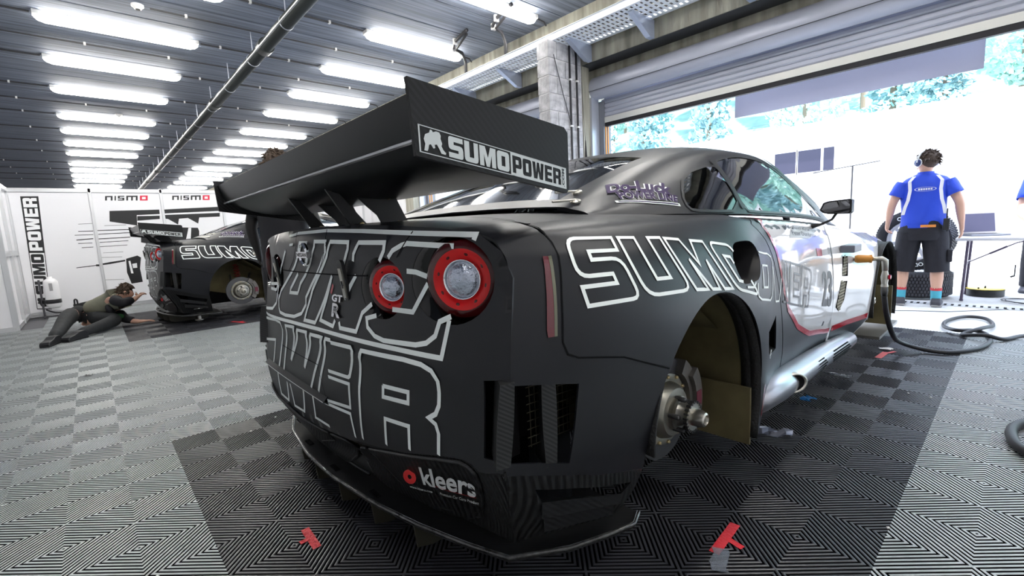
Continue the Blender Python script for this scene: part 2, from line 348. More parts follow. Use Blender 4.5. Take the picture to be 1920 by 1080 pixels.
"ball":[[-0.4947,0.3389]],"www":[[-0.4313,0.6061],[-0.5651,0.5677],[-0.573,0.5213],[-0.4428,0.549]],"prem":[[-0.607,0.5558],[-0.7828,0.5452],[-0.7868,0.4984],
[-0.6148,0.5067]],"kline":[[-0.6023,0.4134],[-0.6751,0.4463],[-0.7805,0.4483]],"lip2":[[0.7123,0.4755],[0.5482,0.4229],[0.487,0.6532],[0.3041,0.9153],[0.1069,0.9615],
[-0.0209,1.0]]}
WALL = {"banner":[[-0.946,0.115],[-0.778,0.088],[-0.694,1.931],[-0.898,1.929]],"split":[[-0.918,1.06],[-0.711,1.058]],"nismo":[[[0.113,1.863],[0.699,1.863],[0.71,1.953],
[0.123,1.94]],[[1.064,1.873],[1.66,1.873],[1.67,1.966],[1.074,1.951]]],"black":[[[0.148,1.684],[0.849,1.699],[0.846,1.617],[0.512,1.604],[0.496,1.42],[0.127,1.502]],
[[0.516,1.587],[0.842,1.588],[0.835,1.528],[0.506,1.504]],[[0.914,1.699],[1.802,1.742],[1.795,1.66],[0.906,1.626]],[[0.909,1.599],[1.804,1.623],[1.796,1.549],
[1.449,1.539],[1.42,1.423],[1.268,1.535],[1.127,1.524],[1.099,1.416],[0.961,1.522],[0.902,1.535]],[[0.267,0.839],[0.43,0.884],[0.478,0.846],[0.44,0.645],[0.451,0.403],
[0.289,0.388],[0.25,0.596]],[[0.547,1.402],[1.426,1.342],[1.38,0.955],[0.802,1.029],[0.512,1.116]],[[-0.056,0.784],[0.045,0.8],[0.252,0.823],[0.251,0.795],[0.041,0.764],
[-0.059,0.756]],[[-0.142,0.776],[-0.1,0.772],[-0.104,0.739],[-0.146,0.743]]],"streak":[[[-0.05,1.359],[0.39,1.361],[0.388,1.347],[-0.052,1.347]],[[-0.046,1.295],
[0.396,1.304],[0.395,1.292],[-0.048,1.284]],[[-0.056,1.215],[0.373,1.225],[0.371,1.211],[-0.058,1.202]],[[-0.046,1.153],[0.339,1.163],[0.338,1.153],[-0.047,1.143]],
[[-0.068,1.078],[0.317,1.086],[0.316,1.078],[-0.069,1.07]],[[0.051,1.436],[0.341,1.439],[0.341,1.432],[0.05,1.43]],[[-0.092,0.5],[0.196,0.481],[0.196,0.476],
[-0.092,0.495]],[[-0.026,0.969],[0.244,0.966],[0.243,0.961],[-0.027,0.965]],[[-0.055,0.89],[0.22,0.881],[0.22,0.876],[-0.055,0.885]],[[-0.294,1.354],[-0.104,1.352],
[-0.105,1.34],[-0.295,1.342]],[[-0.346,1.291],[-0.111,1.291],[-0.112,1.282],[-0.347,1.282]],[[-0.334,1.213],[-0.12,1.225],[-0.122,1.21],[-0.336,1.198]],[[-0.32,1.152],
[-0.141,1.15],[-0.142,1.141],[-0.321,1.143]],[[-0.285,1.078],[-0.138,1.08],[-0.139,1.071],[-0.286,1.069]],[[-0.279,1.473],[-0.099,1.479],[-0.1,1.473],[-0.279,1.467]],
[[-0.394,0.746],[-0.121,0.766],[-0.122,0.753],[-0.395,0.734]]],"white":[[[1.253,1.349],[1.298,1.347],[1.266,1.143],[1.191,1.138],[1.227,1.252]],[[1.404,1.352],
[1.442,1.35],[1.471,1.204],[1.433,1.206]],[[1.523,1.311],[1.723,1.336],[1.72,1.312],[1.543,1.283],[1.502,1.203],[1.472,1.213]],[[0.294,0.794],[0.321,0.8],[0.338,0.57],
[0.306,0.574]],[[0.339,0.74],[0.407,0.75],[0.403,0.666],[0.343,0.663]]]}

# ---------------------------------------------------------------- race car: surfaces
def hermite(xs, Y, x):
    xs = np.asarray(xs, float); Y = np.asarray(Y, float); n = len(xs)
    x = min(max(x, xs[0]), xs[-1]); i = min(max(int(np.searchsorted(xs, x)-1), 0), n-2)
    h = xs[i+1]-xs[i]; t = (x-xs[i])/h
    def tan(k):
        if k == 0: return (Y[1]-Y[0])/(xs[1]-xs[0])
        if k == n-1: return (Y[-1]-Y[-2])/(xs[-1]-xs[-2])
        a = (Y[k]-Y[k-1])/(xs[k]-xs[k-1]); b = (Y[k+1]-Y[k])/(xs[k+1]-xs[k])
        return (a*(xs[k+1]-xs[k])+b*(xs[k]-xs[k-1]))/(xs[k+1]-xs[k-1])
    return Y[i]*(2*t**3-3*t*t+1)+tan(i)*h*(t**3-2*t*t+t)+Y[i+1]*(3*t*t-2*t**3)+tan(i+1)*h*(t**3-t*t)
# body sections: half width and height, sill to centre line
BT = [
(.48, [(.86,.36),(.90,.50),(.915,.65),(.915,.80),(.905,.93),(.885,1.005),(.80,1.050),(.45,1.08),(0,1.09)]),
(.62, [(.92,.36),(.95,.50),(.962,.65),(.962,.80),(.945,.93),(.905,1.015),(.82,1.062),(.45,1.09),(0,1.10)]),
(.85, [(.96,.36),(.985,.5),(.998,.65),(.998,.80),(.972,.93),(.915,1.02),(.82,1.07),(.45,1.10),(0,1.11)]),
(1.33,[(.965,.36),(.99,.5),(1.005,.65),(1.003,.8),(.97,.93),(.91,1.025),(.82,1.07),(.45,1.11),(0,1.12)]),
(1.66,[(.975,.17),(.997,.42),(1.005,.62),(1.0,.78),(.965,.92),(.905,1.015),(.83,1.065),(.45,1.105),(0,1.115)]),
(1.82,[(.94,.2),(.968,.41),(.977,.6),(.970,.77),(.937,.905),(.888,1.008),(.825,1.05),(.45,1.09),(0,1.095)]),
(1.95,[(.915,.24),(.947,.42),(.955,.6),(.945,.76),(.917,.9),(.875,1.0),(.82,1.045),(.45,1.07),(0,1.08)]),
(2.4, [(.885,.22),(.915,.40),(.92,.58),(.915,.74),(.895,.88),(.862,.975),(.81,1.025),(.45,1.05),(0,1.06)]),
(2.9, [(.87,.22),(.90,.40),(.905,.56),(.895,.72),(.88,.85),(.855,.94),(.80,.995),(.45,1.03),(0,1.05)]),
(3.3, [(.90,.22),(.925,.38),(.93,.54),(.925,.70),(.905,.83),(.87,.915),(.80,.97),(.45,1.01),(0,1.03)]),
(3.62,[(.96,.24),(.98,.4),(.985,.55),(.975,.69),(.95,.80),(.90,.88),(.81,.93),(.45,.97),(0,.99)]),
(4.15,[(.97,.30),(.985,.42),(.99,.55),(.98,.68),(.95,.78),(.89,.855),(.79,.9),(.45,.93),(0,.95)]),
(4.6, [(.95,.25),(.97,.38),(.97,.5),(.96,.62),(.92,.71),(.85,.78),(.75,.825),(.45,.86),(0,.88)]),
(4.95,[(.85,.22),(.87,.35),(.87,.46),(.85,.56),(.80,.64),(.72,.69),(.6,.72),(.35,.75),(0,.77)]),
(5.12,[(.65,.22),(.67,.34),(.67,.44),(.65,.52),(.6,.58),(.53,.61),(.42,.63),(.25,.65),(0,.66)])]
GT = [
(.95, [(.74,1.075),(.72,1.09),(.66,1.105),(.6,1.115),(.35,1.125),(0,1.13)]),
(1.2, [(.80,1.075),(.76,1.12),(.69,1.17),(.60,1.20),(.35,1.225),(0,1.235)]),
(1.5, [(.835,1.07),(.785,1.15),(.70,1.24),(.60,1.29),(.35,1.325),(0,1.335)]),
(1.9, [(.845,1.06),(.78,1.18),(.69,1.31),(.61,1.36),(.35,1.405),(0,1.42)]),
(2.3, [(.845,1.045),(.77,1.18),(.67,1.335),(.60,1.385),(.35,1.44),(0,1.455)]),
(2.65,[(.84,1.03),(.775,1.15),(.685,1.30),(.61,1.365),(.35,1.425),(0,1.44)]),
(2.95,[(.835,1.01),(.79,1.09),(.73,1.19),(.67,1.25),(.4,1.33),(0,1.355)]),
(3.2, [(.82,.985),(.795,1.03),(.76,1.09),(.715,1.13),(.42,1.21),(0,1.235)]),
(3.5, [(.80,.955),(.78,.97),(.75,.985),(.71,.995),(.45,1.03),(0,1.05)])]
BX = [s[0] for s in BT]; BY = np.array([s[1] for s in BT]); GX = [s[0] for s in GT]; GY = np.array([s[1] for s in GT])
PZ = [.15, .35, .45, .55, .68, .72, .75, .85, .95, 1.05, 1.09]
PX = [.075, .04, .02, .005, -.012, -.024, -.020, -.006, 0., .012, .035]
def RX(y, z):
    y = abs(y); q = min(y/.915, 1.)
    xc = .466-.13*(1.01-z)            # corner crease, leaning outwards to the bottom
    x0 = .36+hermite(PZ, PX, z)
    return x0+(xc-x0)*(.55*q*q+.45*q**4)
def RR(y, z): return (RX(y, z), y, z)
_bc = {}
def B0(x, v):
    k = round(x, 4)
    if k not in _bc:
        if len(_bc) > 4000: _bc.clear()
        _bc[k] = hermite(BX, BY, x)
    y, z = hermite(range(9), _bc[k], v); return y, z
def BB(x, v):
    """body surface, right side (negative y)"""
    y, z = B0(x, v)
    w = max(0., 1-(x-.48)/.25)**2
    return (x+w*(RX(y, z)-.48), -y, z)   # first section is pulled onto the rear face
_gc = {}
def GG(x, v):
    k = round(x, 4)
    if k not in _gc:
        if len(_gc) > 4000: _gc.clear()
        _gc[k] = hermite(GX, GY, x)
    y, z = hermite(range(6), _gc[k], v); return (x, -y, z)

# lower carbon bumper: tail part LL(y, q) and corner part LS(t, q), q = 0 at the painted edge, 1 at the splitter
RB = D['R_bottom']
_ys = [.93, .80, .743]+[p[0] for p in RB[1:-1]]+[-.915]; _zs = [.50, .345, .309]+[p[1] for p in RB[1:-1]]+[.528]
def zbot(y): return float(np.interp(y, _ys[::-1], _zs[::-1]))
SPY = [-.712, -.567, -.378, -.163, .132, .40, .70, .90, .97]; SPX = [.571, .519, .467, .424, .392, .39, .425, .49, .56]
def xs_(y): return float(np.interp(y, SPY, SPX))
def LL(y, s):
    z0 = zbot(y); x0 = RX(y, z0); yy = y*(1-.235*s) if y < 0 else y*(1-.10*s)
    e = max(0, 1-(abs(y)/.915)**4)
    x1 = xs_(yy)+.035+.045*e; z = z0+(.150-z0)*s; q = max(0, 1-(y/.40)**2)
    return (x0+(x1-x0)*s+q*.03*math.sin(math.pi*min(1, s*1.2))-.012*e*(1-q)*math.sin(math.pi*s), yy, z)
_tx = [.41, .4858, .5541, .6913, .8631]; _tv = [1.3, 1.1354, .8781, .4426, .0756]
def LS(t, q):
    x = .41+t*.453; v = float(np.interp(x, _tx, _tv)); p = BB(max(x, .48), v)
    if x < .48:
        k = (x-.41)/.07; a = BB(.48, float(np.interp(.48, _tx, _tv))); p = (.4033+(a[0]-.4033)*k, -.915+(a[1]+.915)*k, .528+(a[2]-.528)*k)
    cx = .603+t*.30; cy = -.700-.13*t
    return (p[0]+(cx-p[0])*q, p[1]+(cy-p[1])*q-.012*math.sin(math.pi*q)*min(1, t*4), p[2]+(.150-p[2])*q)

# ---------------------------------------------------------------- race car: helpers for things lying on the surfaces
def out_B(p): return Vector((0, p[1], p[2]-.55))
def out_R(p): return Vector((-1, 0, 0))
def nrm(fn, u, v, out):
    p = Vector(fn(u, v)); e = 1e-3
    a = Vector(fn(u+e, v))-Vector(fn(u-e, v)); b = Vector(fn(u, v+e))-Vector(fn(u, v-e))
    n = a.cross(b)
    if n.length < 1e-12: return p, Vector(out(p)).normalized()
    n.normalize()
    return p, (n if n.dot(out(p)) > 0 else -n)
def resample(P, step):
    out = []
    for i in range(len(P)-1):
        a, b = P[i], P[i+1]; k = max(1, int((b[0]-a[0]).length/step+.5))
        for j in range(k):
            t = j/k; out.append((a[0].lerp(b[0], t), a[1].lerp(b[1], t)))
    out.append(P[-1]); return out
def ribbon(mb, fn, out, pts, w, lift=.0015, closed=False, step=.03, mir=False):
    """a flat strip of width w laid along pts (parameters of fn) on the surface"""
    if closed: pts = list(pts)+[pts[0]]
    Q = []
    for i in range(len(pts)-1):
        a = pts[i]; b = pts[i+1]; L = (Vector(fn(*a))-Vector(fn(*b))).length; k = max(1, int(L/step+.5))
        Q += [(a[0]+(b[0]-a[0])*j/k, a[1]+(b[1]-a[1])*j/k) for j in range(k)]
    Q.append(pts[-1])
    S = [nrm(fn, *q, out) for q in Q]; n = len(S); V = []
    for i in range(n):
        p, nn = S[i]
        if closed: pa = S[i-1 if i else n-2][0]; pb = S[i+1 if i < n-1 else 1][0]
        else: pa = S[max(i-1, 0)][0]; pb = S[min(i+1, n-1)][0]
        d1 = (p-pa); d2 = (pb-p)
        if d1.length < 1e-7: d1 = d2
        if d2.length < 1e-7: d2 = d1
        if d1.length < 1e-7: d1 = d2 = Vector((1, 0, 0))
        d1.normalize(); d2.normalize()
        s1 = d1.cross(nn).normalized(); s2 = d2.cross(nn).normalized(); s = s1+s2
        if s.length < .35: s = s1
        s.normalize(); k = w/2/max(.45, s.dot(s1))
        V += [p+s*k+nn*lift, p-s*k+nn*lift]
    if mir: V = [Vector((v.x, -v.y, v.z)) for v in V]
    mb.add(V, [(2*i, 2*i+1, 2*i+3, 2*i+2) for i in range(n-1)])
def film(mb, fn, out, outer, holes=(), grid=.06, lift=.001, mir=False, step=None):
    V, F = fill(outer, holes, grid, step)
    W = []
    for v in V:
        p, n = nrm(fn, *v, out); q = p+n*lift; W.append(Vector((q.x, -q.y, q.z)) if mir else q)
    mb.add(W, F)
def text2d(s, bold=0., shear=0., spacing=1.):
    cu = bpy.data.curves.new('t', 'FONT'); cu.body = s; cu.offset = bold; cu.shear = shear; cu.space_character = spacing
    cu.resolution_u = 3; o = bpy.data.objects.new('t', cu); COL.objects.link(o)
    dg = bpy.context.evaluated_depsgraph_get(); me = o.evaluated_get(dg).to_mesh()
    V = [v.co[:2] for v in me.vertices]; F = [tuple(p.vertices) for p in me.polygons]
    o.evaluated_get(dg).to_mesh_clear(); bpy.data.objects.remove(o); bpy.data.curves.remove(cu)
    x0 = min(v[0] for v in V); x1 = max(v[0] for v in V); y0 = min(v[1] for v in V); y1 = max(v[1] for v in V)
    return [((x-x0)/(x1-x0), (y-y0)/(y1-y0)) for x, y in V], F
def quadmap(q):
    """bilinear map of the unit square to four corners: bl, br, tr, tl (any dimension)"""
    q = [Vector(c) for c in q]
    return lambda x, y: (q[0]*(1-x)+q[1]*x)*(1-y)+(q[3]*(1-x)+q[2]*x)*y
def text_on(mb, s, q, fn=None, out=None, lift=.0015, bold=0., shear=0., spacing=1.):
    V, F = text2d(s, bold, shear, spacing); Q = quadmap(q)
    if fn is None: mb.add([Q(*v) for v in V], F)
    else:
        W = []
        for v in V:
            u = Q(*v); p, n = nrm(fn, u[0], u[1], out); W.append(p+n*lift)
        mb.add(W, F)
GLY = {
'S': [[(1,1,.0),(1,.76,0),(.36,.76,0),(.36,.62,0),(1,.62,.22),(1,0,.16),(0,0,0),(0,.24,0),(.67,.24,0),(.67,.38,0),(0,.38,.2),(0,1,.18)]],
'U': [[(0,1,0),(.36,1,0),(.36,.24,0),(.68,.24,0),(.68,1,0),(1,1,0),(1,0,.22),(0,0,.22)]],
'M': [[(0,0,0),(0,1,0),(.34,1,0),(.5,.45,0),(.66,1,0),(1,1,0),(1,0,0),(.74,0,0),(.74,.6,0),(.6,0,0),(.4,0,0),(.26,.6,0),(.26,0,0)]],
'O': [[(0,0,.2),(0,1,.2),(1,1,.2),(1,0,.2)],[(.36,.24,0),(.66,.24,0),(.66,.76,0),(.36,.76,0)]],
'P': [[(0,0,0),(0,1,0),(1,1,.2),(1,.3,.2),(.36,.3,0),(.36,0,0)],[(.36,.52,0),(.66,.52,0),(.66,.78,0),(.36,.78,0)]],
'E': [[(0,0,0),(0,1,0),(1,1,0),(1,.78,0),(.38,.78,0),(.38,.61,0),(.93,.61,0),(.93,.4,0),(.38,.4,0),(.38,.22,0),(1,.22,0),(1,0,0)]],
'R': [[(0,0,0),(0,1,0),(1,1,.2),(1,.47,.12),(.88,.44,0),(1,.4,.12),(1,0,0),(.66,0,0),(.66,.34,0),(.36,.34,0),(.36,0,0)],[(.36,.56,0),(.66,.56,0),(.66,.78,0),(.36,.78,0)]],
'W': [[(0,1,0),(.1,0,0),(.4,0,0),(.5,.45,0),(.6,0,0),(.9,0,0),(1,1,0),(.74,1,0),(.7,.4,0),(.6,1,0),(.4,1,0),(.3,.4,0),(.26,1,0)]]}
GW = {'S': 1, 'U': 1, 'M': 1.25, 'O': 1, 'P': 1, 'W': 1.35, 'E': .92, 'R': 1}
def rnd(c, n=3):
    out = []; m = len(c)
    for i in range(m):
        x, y, r = c[i]
        if r == 0: out.append((x, y)); continue
        def to(q):
            L = math.hypot(q[0]-x, q[1]-y); return (x+(q[0]-x)/L*r, y+(q[1]-y)/L*r)
        p, q = to(c[i-1]), to(c[(i+1) % m])
        for k in range(n+1):
            t = k/n; out.append(((1-t)**2*p[0]+2*t*(1-t)*x+t*t*q[0], (1-t)**2*p[1]+2*t*(1-t)*y+t*t*q[1]))
    return out
def word(mb, s, Q, x0, x1, y0=0., y1=1., gap=.12):
    """block capitals filled, laid out between x0 and x1 of the map Q"""
    tot = sum(GW[c] for c in s)+gap*(len(s)-1); k = (x1-x0)/tot; x = x0
    for c in s:
        w = GW[c]*k; L = [[(x+px*w, y0+py*(y1-y0)) for px, py in rnd(cc)] for cc in GLY[c]]
        V, F = fill(L[0], L[1:], 1e4, 1e4); mb.add([Q(*v) for v in V], F); x += w+gap*k
# the crouching wrestler of the team emblem, facing left, in the unit square
WRESTLER = [(.04,.0),(.10,.30),(.05,.50),(.12,.72),(.30,.84),(.34,.98),(.42,.98),(.46,.90),(.60,.98),(.74,.97),(.80,.84),(.78,.70),(.84,.50),(.80,.38),(.88,.22),(.99,.12),(.97,.04),(.78,.04),(.70,.22),(.60,.40),(.50,.36),(.52,.22),(.44,.18),(.34,.34),(.26,.30),(.22,.10),(.18,.0)]
def emblem(mb, Q, x0, x1, y0, y1):
    V, F = fill([(x0+a*(x1-x0), y0+b*(y1-y0)) for a, b in WRESTLER], (), 1e4, 1e4); mb.add([Q(*v) for v in V], F)

def glass_mat(name, tint, refl=.06):
    if name in MATS: return MATS[name]
    m = bpy.data.materials.new(name); m.use_nodes = True; MATS[name] = m; N, L = nt(m); N.clear()
    o = N.new('ShaderNodeOutputMaterial'); mx = N.new('ShaderNodeMixShader'); t = N.new('ShaderNodeBsdfTransparent')
    g = N.new('ShaderNodeBsdfGlossy'); g.inputs['Roughness'].default_value = .03; t.inputs[0].default_value = (*tint, 1)
    lw = N.new('ShaderNodeFresnel'); lw.inputs[0].default_value = 1.5
    ad = N.new('ShaderNodeMath'); ad.operation = 'ADD'; ad.inputs[1].default_value = refl; ad.use_clamp = True
    L.new(lw.outputs[0], ad.inputs[0]); L.new(ad.outputs[0], mx.inputs[0]); L.new(t.outputs[0], mx.inputs[1]); L.new(g.outputs[0], mx.inputs[2]); L.new(mx.outputs[0], o.inputs[0])
    return m
WRAP = mat('satin charcoal wrap', (.011, .0115, .0145), .36, coat=.0, spec=.33)
WHITEF = mat('gloss white film', (.80, .80, .82), .08, coat=.5)
REDF = mat('red film', (.45, .012, .03), .15, coat=.3)
LINE = mat('pale grey lettering film', (.88, .92, .90), .5)
BLKF = mat('black lettering film', (.012, .012, .016), .3)
CARB = carbon('carbon twill', (.012, .012, .013), (.028, .029, .03), .3, 95)
CARBF = carbon('fine carbon twill', (.005, .005, .006), (.014, .0145, .016), .42, 60)
for _m in (CARB, CARBF): _m.node_tree.nodes['Principled BSDF'].inputs['Coat Weight'].default_value = .08; _m.node_tree.nodes['Principled BSDF'].inputs['Specular IOR Level'].default_value = .3
BLACK = mat('black void', (.006, .006, .007), .8, spec=.1)
BPL = mat('black plastic', (.015, .015, .017), .4)
OLIVE = mat('raw aramid liner', (.115, .095, .045), .75, var=(6, .35))
ALU = mat('machined alloy', (.52, .50, .45), .32, metal=1)
STEEL = mat('dark steel', (.10, .10, .105), .42, metal=.8)
GOLDB = mat('brass plated bolt', (.62, .50, .28), .3, metal=1)
CHROME = mat('chrome', (.8, .8, .82), .08, metal=1)
SILVER = mat('brushed silver pipe', (.42, .42, .46), .28, metal=.9)
REDL = mat('red lamp lens', (.62, .004, .006), .3, spec=.3, coat=.15)
REDD = mat('dark red lamp lens', (.06, .002, .003), .15, spec=.4, coat=.3)
MESHM = mat('dark wire mesh', (.05, .045, .03), .5, metal=.5)
GLASSD = glass_mat('tinted car glass', (.30, .33, .36))
GLASSS = glass_mat('clear car glass', (.62, .68, .70), .10)

# ---------------------------------------------------------------- structure: floor, ceiling, door wall, partition, outside
H = 3.75
CONC = mat('dark board-marked concrete', (.165, .19, .245), .75, var=(3, .45, (.25, 9, 1)), bump=('noise', 40, .35, (.3, 8, 1)))
CONC2 = mat('beam concrete', (.30, .29, .24), .85, var=(9, .4, (1, 1, .15)), bump=('noise', 60, .5, (1, 1, .1)))
APRON = mat('pale apron concrete', (.62, .62, .62), .8, var=(4, .12), bump=('noise', 80, .25))
TDARK = mat('black ribbed tile plastic', (.045, .046, .054), .34, spec=.5)
TGREY = mat('grey ribbed tile plastic', (.36, .39, .40), .36, spec=.5)
TSHOE = mat('tile tray and groove shade', (.012, .012, .015), .8, spec=.15)

def rib_cell(cx, cy, c, dirn, n=19, duty=.54, zt=0., zb=-.014):
    """ribs running along one diagonal of the square cell [cx, cx+c] x [cy, cy+c]"""
    V = []; F = []; pit = c*math.sqrt(2)/n; w = pit*duty/2*math.sqrt(2)     # half width measured along x
    for k in range(n):
        d = -c+(k+.5)*pit*math.sqrt(2)
        def seg(dd):
            # line y = x + dd clipped by the square (mirrored afterwards when dirn < 0)
            dd = min(max(dd, -c+1e-5), c-1e-5)
            a = (max(0, -dd), max(0, dd)); b = (min(c, c-dd), min(c, c+dd)); return a, b
        a0, b0 = seg(d-w); a1, b1 = seg(d+w); am, bm = seg(d)
        q = [a0, b0, b1, a1]
        if dirn < 0: q = [(c-x, y) for x, y in q][::-1]
        m = [am, bm] if dirn > 0 else [(c-am[0], am[1]), (c-bm[0], bm[1])]
        if dirn < 0: m = m[::-1]
        m = [m[0], m[1]] if math.hypot(q[0][0]-m[0][0], q[0][1]-m[0][1]) < math.hypot(q[0][0]-m[1][0], q[0][1]-m[1][1]) else m[::-1]
        i = len(V)
        V += [(cx+x, cy+y, zt-.0008) for x, y in q]+[(cx+x, cy+y, zb) for x, y in q]+[(cx+x, cy+y, zt) for x, y in m]
        F += [(i, i+1, i+9, i+8), (i+8, i+9, i+2, i+3), (i+4, i+5, i+1, i), (i+6, i+7, i+3, i+2)]
    return V, F
def tile_data(name, m, nx=2, n=19):
    mb = MB()
    for i in range(nx):
        for j in range(2):
            # corner (0, 0) of the tile is the middle of a diamond
            mb.add(*rib_cell(i*.2, j*.2, .2, -1 if (i+j) % 2 == 0 else 1, n))
    mb.M = [0, 0, 1, 1]*(len(mb.F)//4)          # groove walls take the near-black tray colour as painted shade
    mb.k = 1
    mb.add([(0, 0, -.014), (nx*.2, 0, -.014), (nx*.2, .4, -.014), (0, .4, -.014), (0, 0, -.018), (nx*.2, 0, -.018), (nx*.2, .4, -.018), (0, .4, -.018)], [(0, 1, 2, 3), (4, 7, 6, 5), (0, 4, 5, 1), (1, 5, 6, 2), (2, 6, 7, 3), (3, 7, 4, 0)])
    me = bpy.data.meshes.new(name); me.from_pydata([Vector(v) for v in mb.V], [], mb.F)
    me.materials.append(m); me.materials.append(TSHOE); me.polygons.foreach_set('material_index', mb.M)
    return me, mb
slab = MB().box((-6, -4.6, -.30), (5.0, 36, -.018)).build('floor', mat('garage slab', (.10, .10, .11), .8)); structure(slab)
apron = MB().box((5.0, -30, -.30), (60, 60, -.006)).build('apron', APRON); structure(apron)
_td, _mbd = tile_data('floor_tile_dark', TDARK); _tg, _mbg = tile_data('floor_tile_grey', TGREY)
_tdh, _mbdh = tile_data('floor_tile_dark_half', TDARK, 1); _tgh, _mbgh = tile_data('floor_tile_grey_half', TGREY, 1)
camp = Vector((-.198, -1.633, 1.058))
cells = []
for i in range(-10, 13):
    for j in range(-6, 26):
        x = i*.4; y = -1.4+j*.4
        half = i == 12
        if y > 9.0 or (y > 7.1 and x < -1.2): continue
        dark = (x > -.01 and -1.41 < y < 1.39) or (x > -.01 and 4.95 < y+.001 < 7.8)
        c = Vector((x+.2, y+.2, 0))-camp; zc = c.dot(_f)
        u = c.dot(_rr)/max(zc, .01); v = c.dot(_uu)/max(zc, .01)
        vis = zc > .1 and abs(u) < 1.45 and abs(v) < .95
        cells.append((not vis, c.length, x, y, dark, half))
cells.sort()
far = MB(); nvis = 0
for inv, d, x, y, dark, half in cells:
    if not inv and nvis < 300:
        o = put('floor_tile', (_tdh if half else _td) if dark else (_tgh if half else _tg), slab, (x, y, 0)); nvis += 1
    else:
        far.k = 0 if dark else 1; src = (_mbdh if half else _mbd)
        if inv:
            far.add([(x, y, -.002), (x+(.2 if half else .4), y, -.002), (x+(.2 if half else .4), y+.4, -.002), (x, y+.4, -.002)], [(0, 1, 2, 3)])
        else:
            T = Matrix.Translation((x, y, 0)); n0 = len(far.V)
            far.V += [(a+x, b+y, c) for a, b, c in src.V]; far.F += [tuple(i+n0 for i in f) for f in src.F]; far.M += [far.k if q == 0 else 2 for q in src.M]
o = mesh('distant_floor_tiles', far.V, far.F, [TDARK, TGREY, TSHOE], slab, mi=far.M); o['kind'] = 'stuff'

# ceiling of long concrete planks
ceil = MB().box((-6, -4.6, H+.10), (5.3, 36, H+.30)).build('ceiling', CONC); structure(ceil)
for k in range(68):
    y = -4.6+.6*k
    MB().box((-6, y+.008, H), (5.3, y+.592, H+.12), bev=.006).build('ceiling_panel', CONC, ceil)
# walls
def wall(name, a, b, m): return structure(MB().box(a, b).build(name, m))
PLASTER = mat('painted block wall', (.78, .78, .80), .8, var=(3, .1))
wall('wall_back', (-4.4, -4.8, -.3), (-4.2, 7.4, H+.3), PLASTER)  # unseen; set close and pale to bounce light onto the car
wall('wall_5', (-6.2, 7.4, -.3), (-6, 36.2, H+.3), PLASTER)
wall('wall_right', (-6.2, -4.8, -.3), (6, -4.6, H+.3), PLASTER)  # unseen; kept bright so it throws light back on the car tail
wall('wall_left', (-6.2, 36, -.3), (5.3, 36.2, H+.3), PLASTER)
wf = wall('wall_front', (5.0, 6.9, -.018), (5.3, 36, H+.1), PLASTER)
# beam over the doors, lintel and roof edge
wall('trim_1', (4.76, -4.6, 3.06), (5.02, 36, H), CONC2)
wall('trim_4', (4.762, -4.6, 3.052), (5.019, 36, 3.0599), mat('beam underside shade', (.025, .027, .03), .6))  # thin dark sheet that paints in the shade under the beam
wall('trim_2', (5.02, -4.6, 2.86), (5.30, 36, H), CONC2)
wall('trim_3', (5.30, -4.8, 2.9), (5.9, 36, H+.5), CONC2)

# block pillar between the two open doors
BLK = mat('concrete block', (.40, .40, .42), .85, var=(14, .3), bump=('noise', 90, .5))
MORT = mat('mortar', (.52, .52, .53), .9)
pil = structure(MB().box((4.13, 2.31, -.018), (4.75, 2.47, 3.25)).build('pillar', MORT))
bm_ = {}
for key, L in (('a', .30), ('b', .145)):
    me = bpy.data.meshes.new('block_'+key); q = MB().box((0, 0, 0), (L, .185, .19), bev=.004)
    me.from_pydata([Vector(v) for v in q.V], [], q.F); me.materials.append(BLK); bm_[key] = me
for r in range(16):
    z = .004+r*.203; x = 4.125
    seq = ('a', 'a') if r % 2 == 0 else ('b', 'a', 'b')
    for q in seq: put('block', bm_[q], pil, (x, 2.30, z)); x += (.30 if q == 'a' else .145)+.012
structure(MB().box((4.76, 2.30, -.018), (4.90, 2.60, 3.06)).build('column', CONC2))
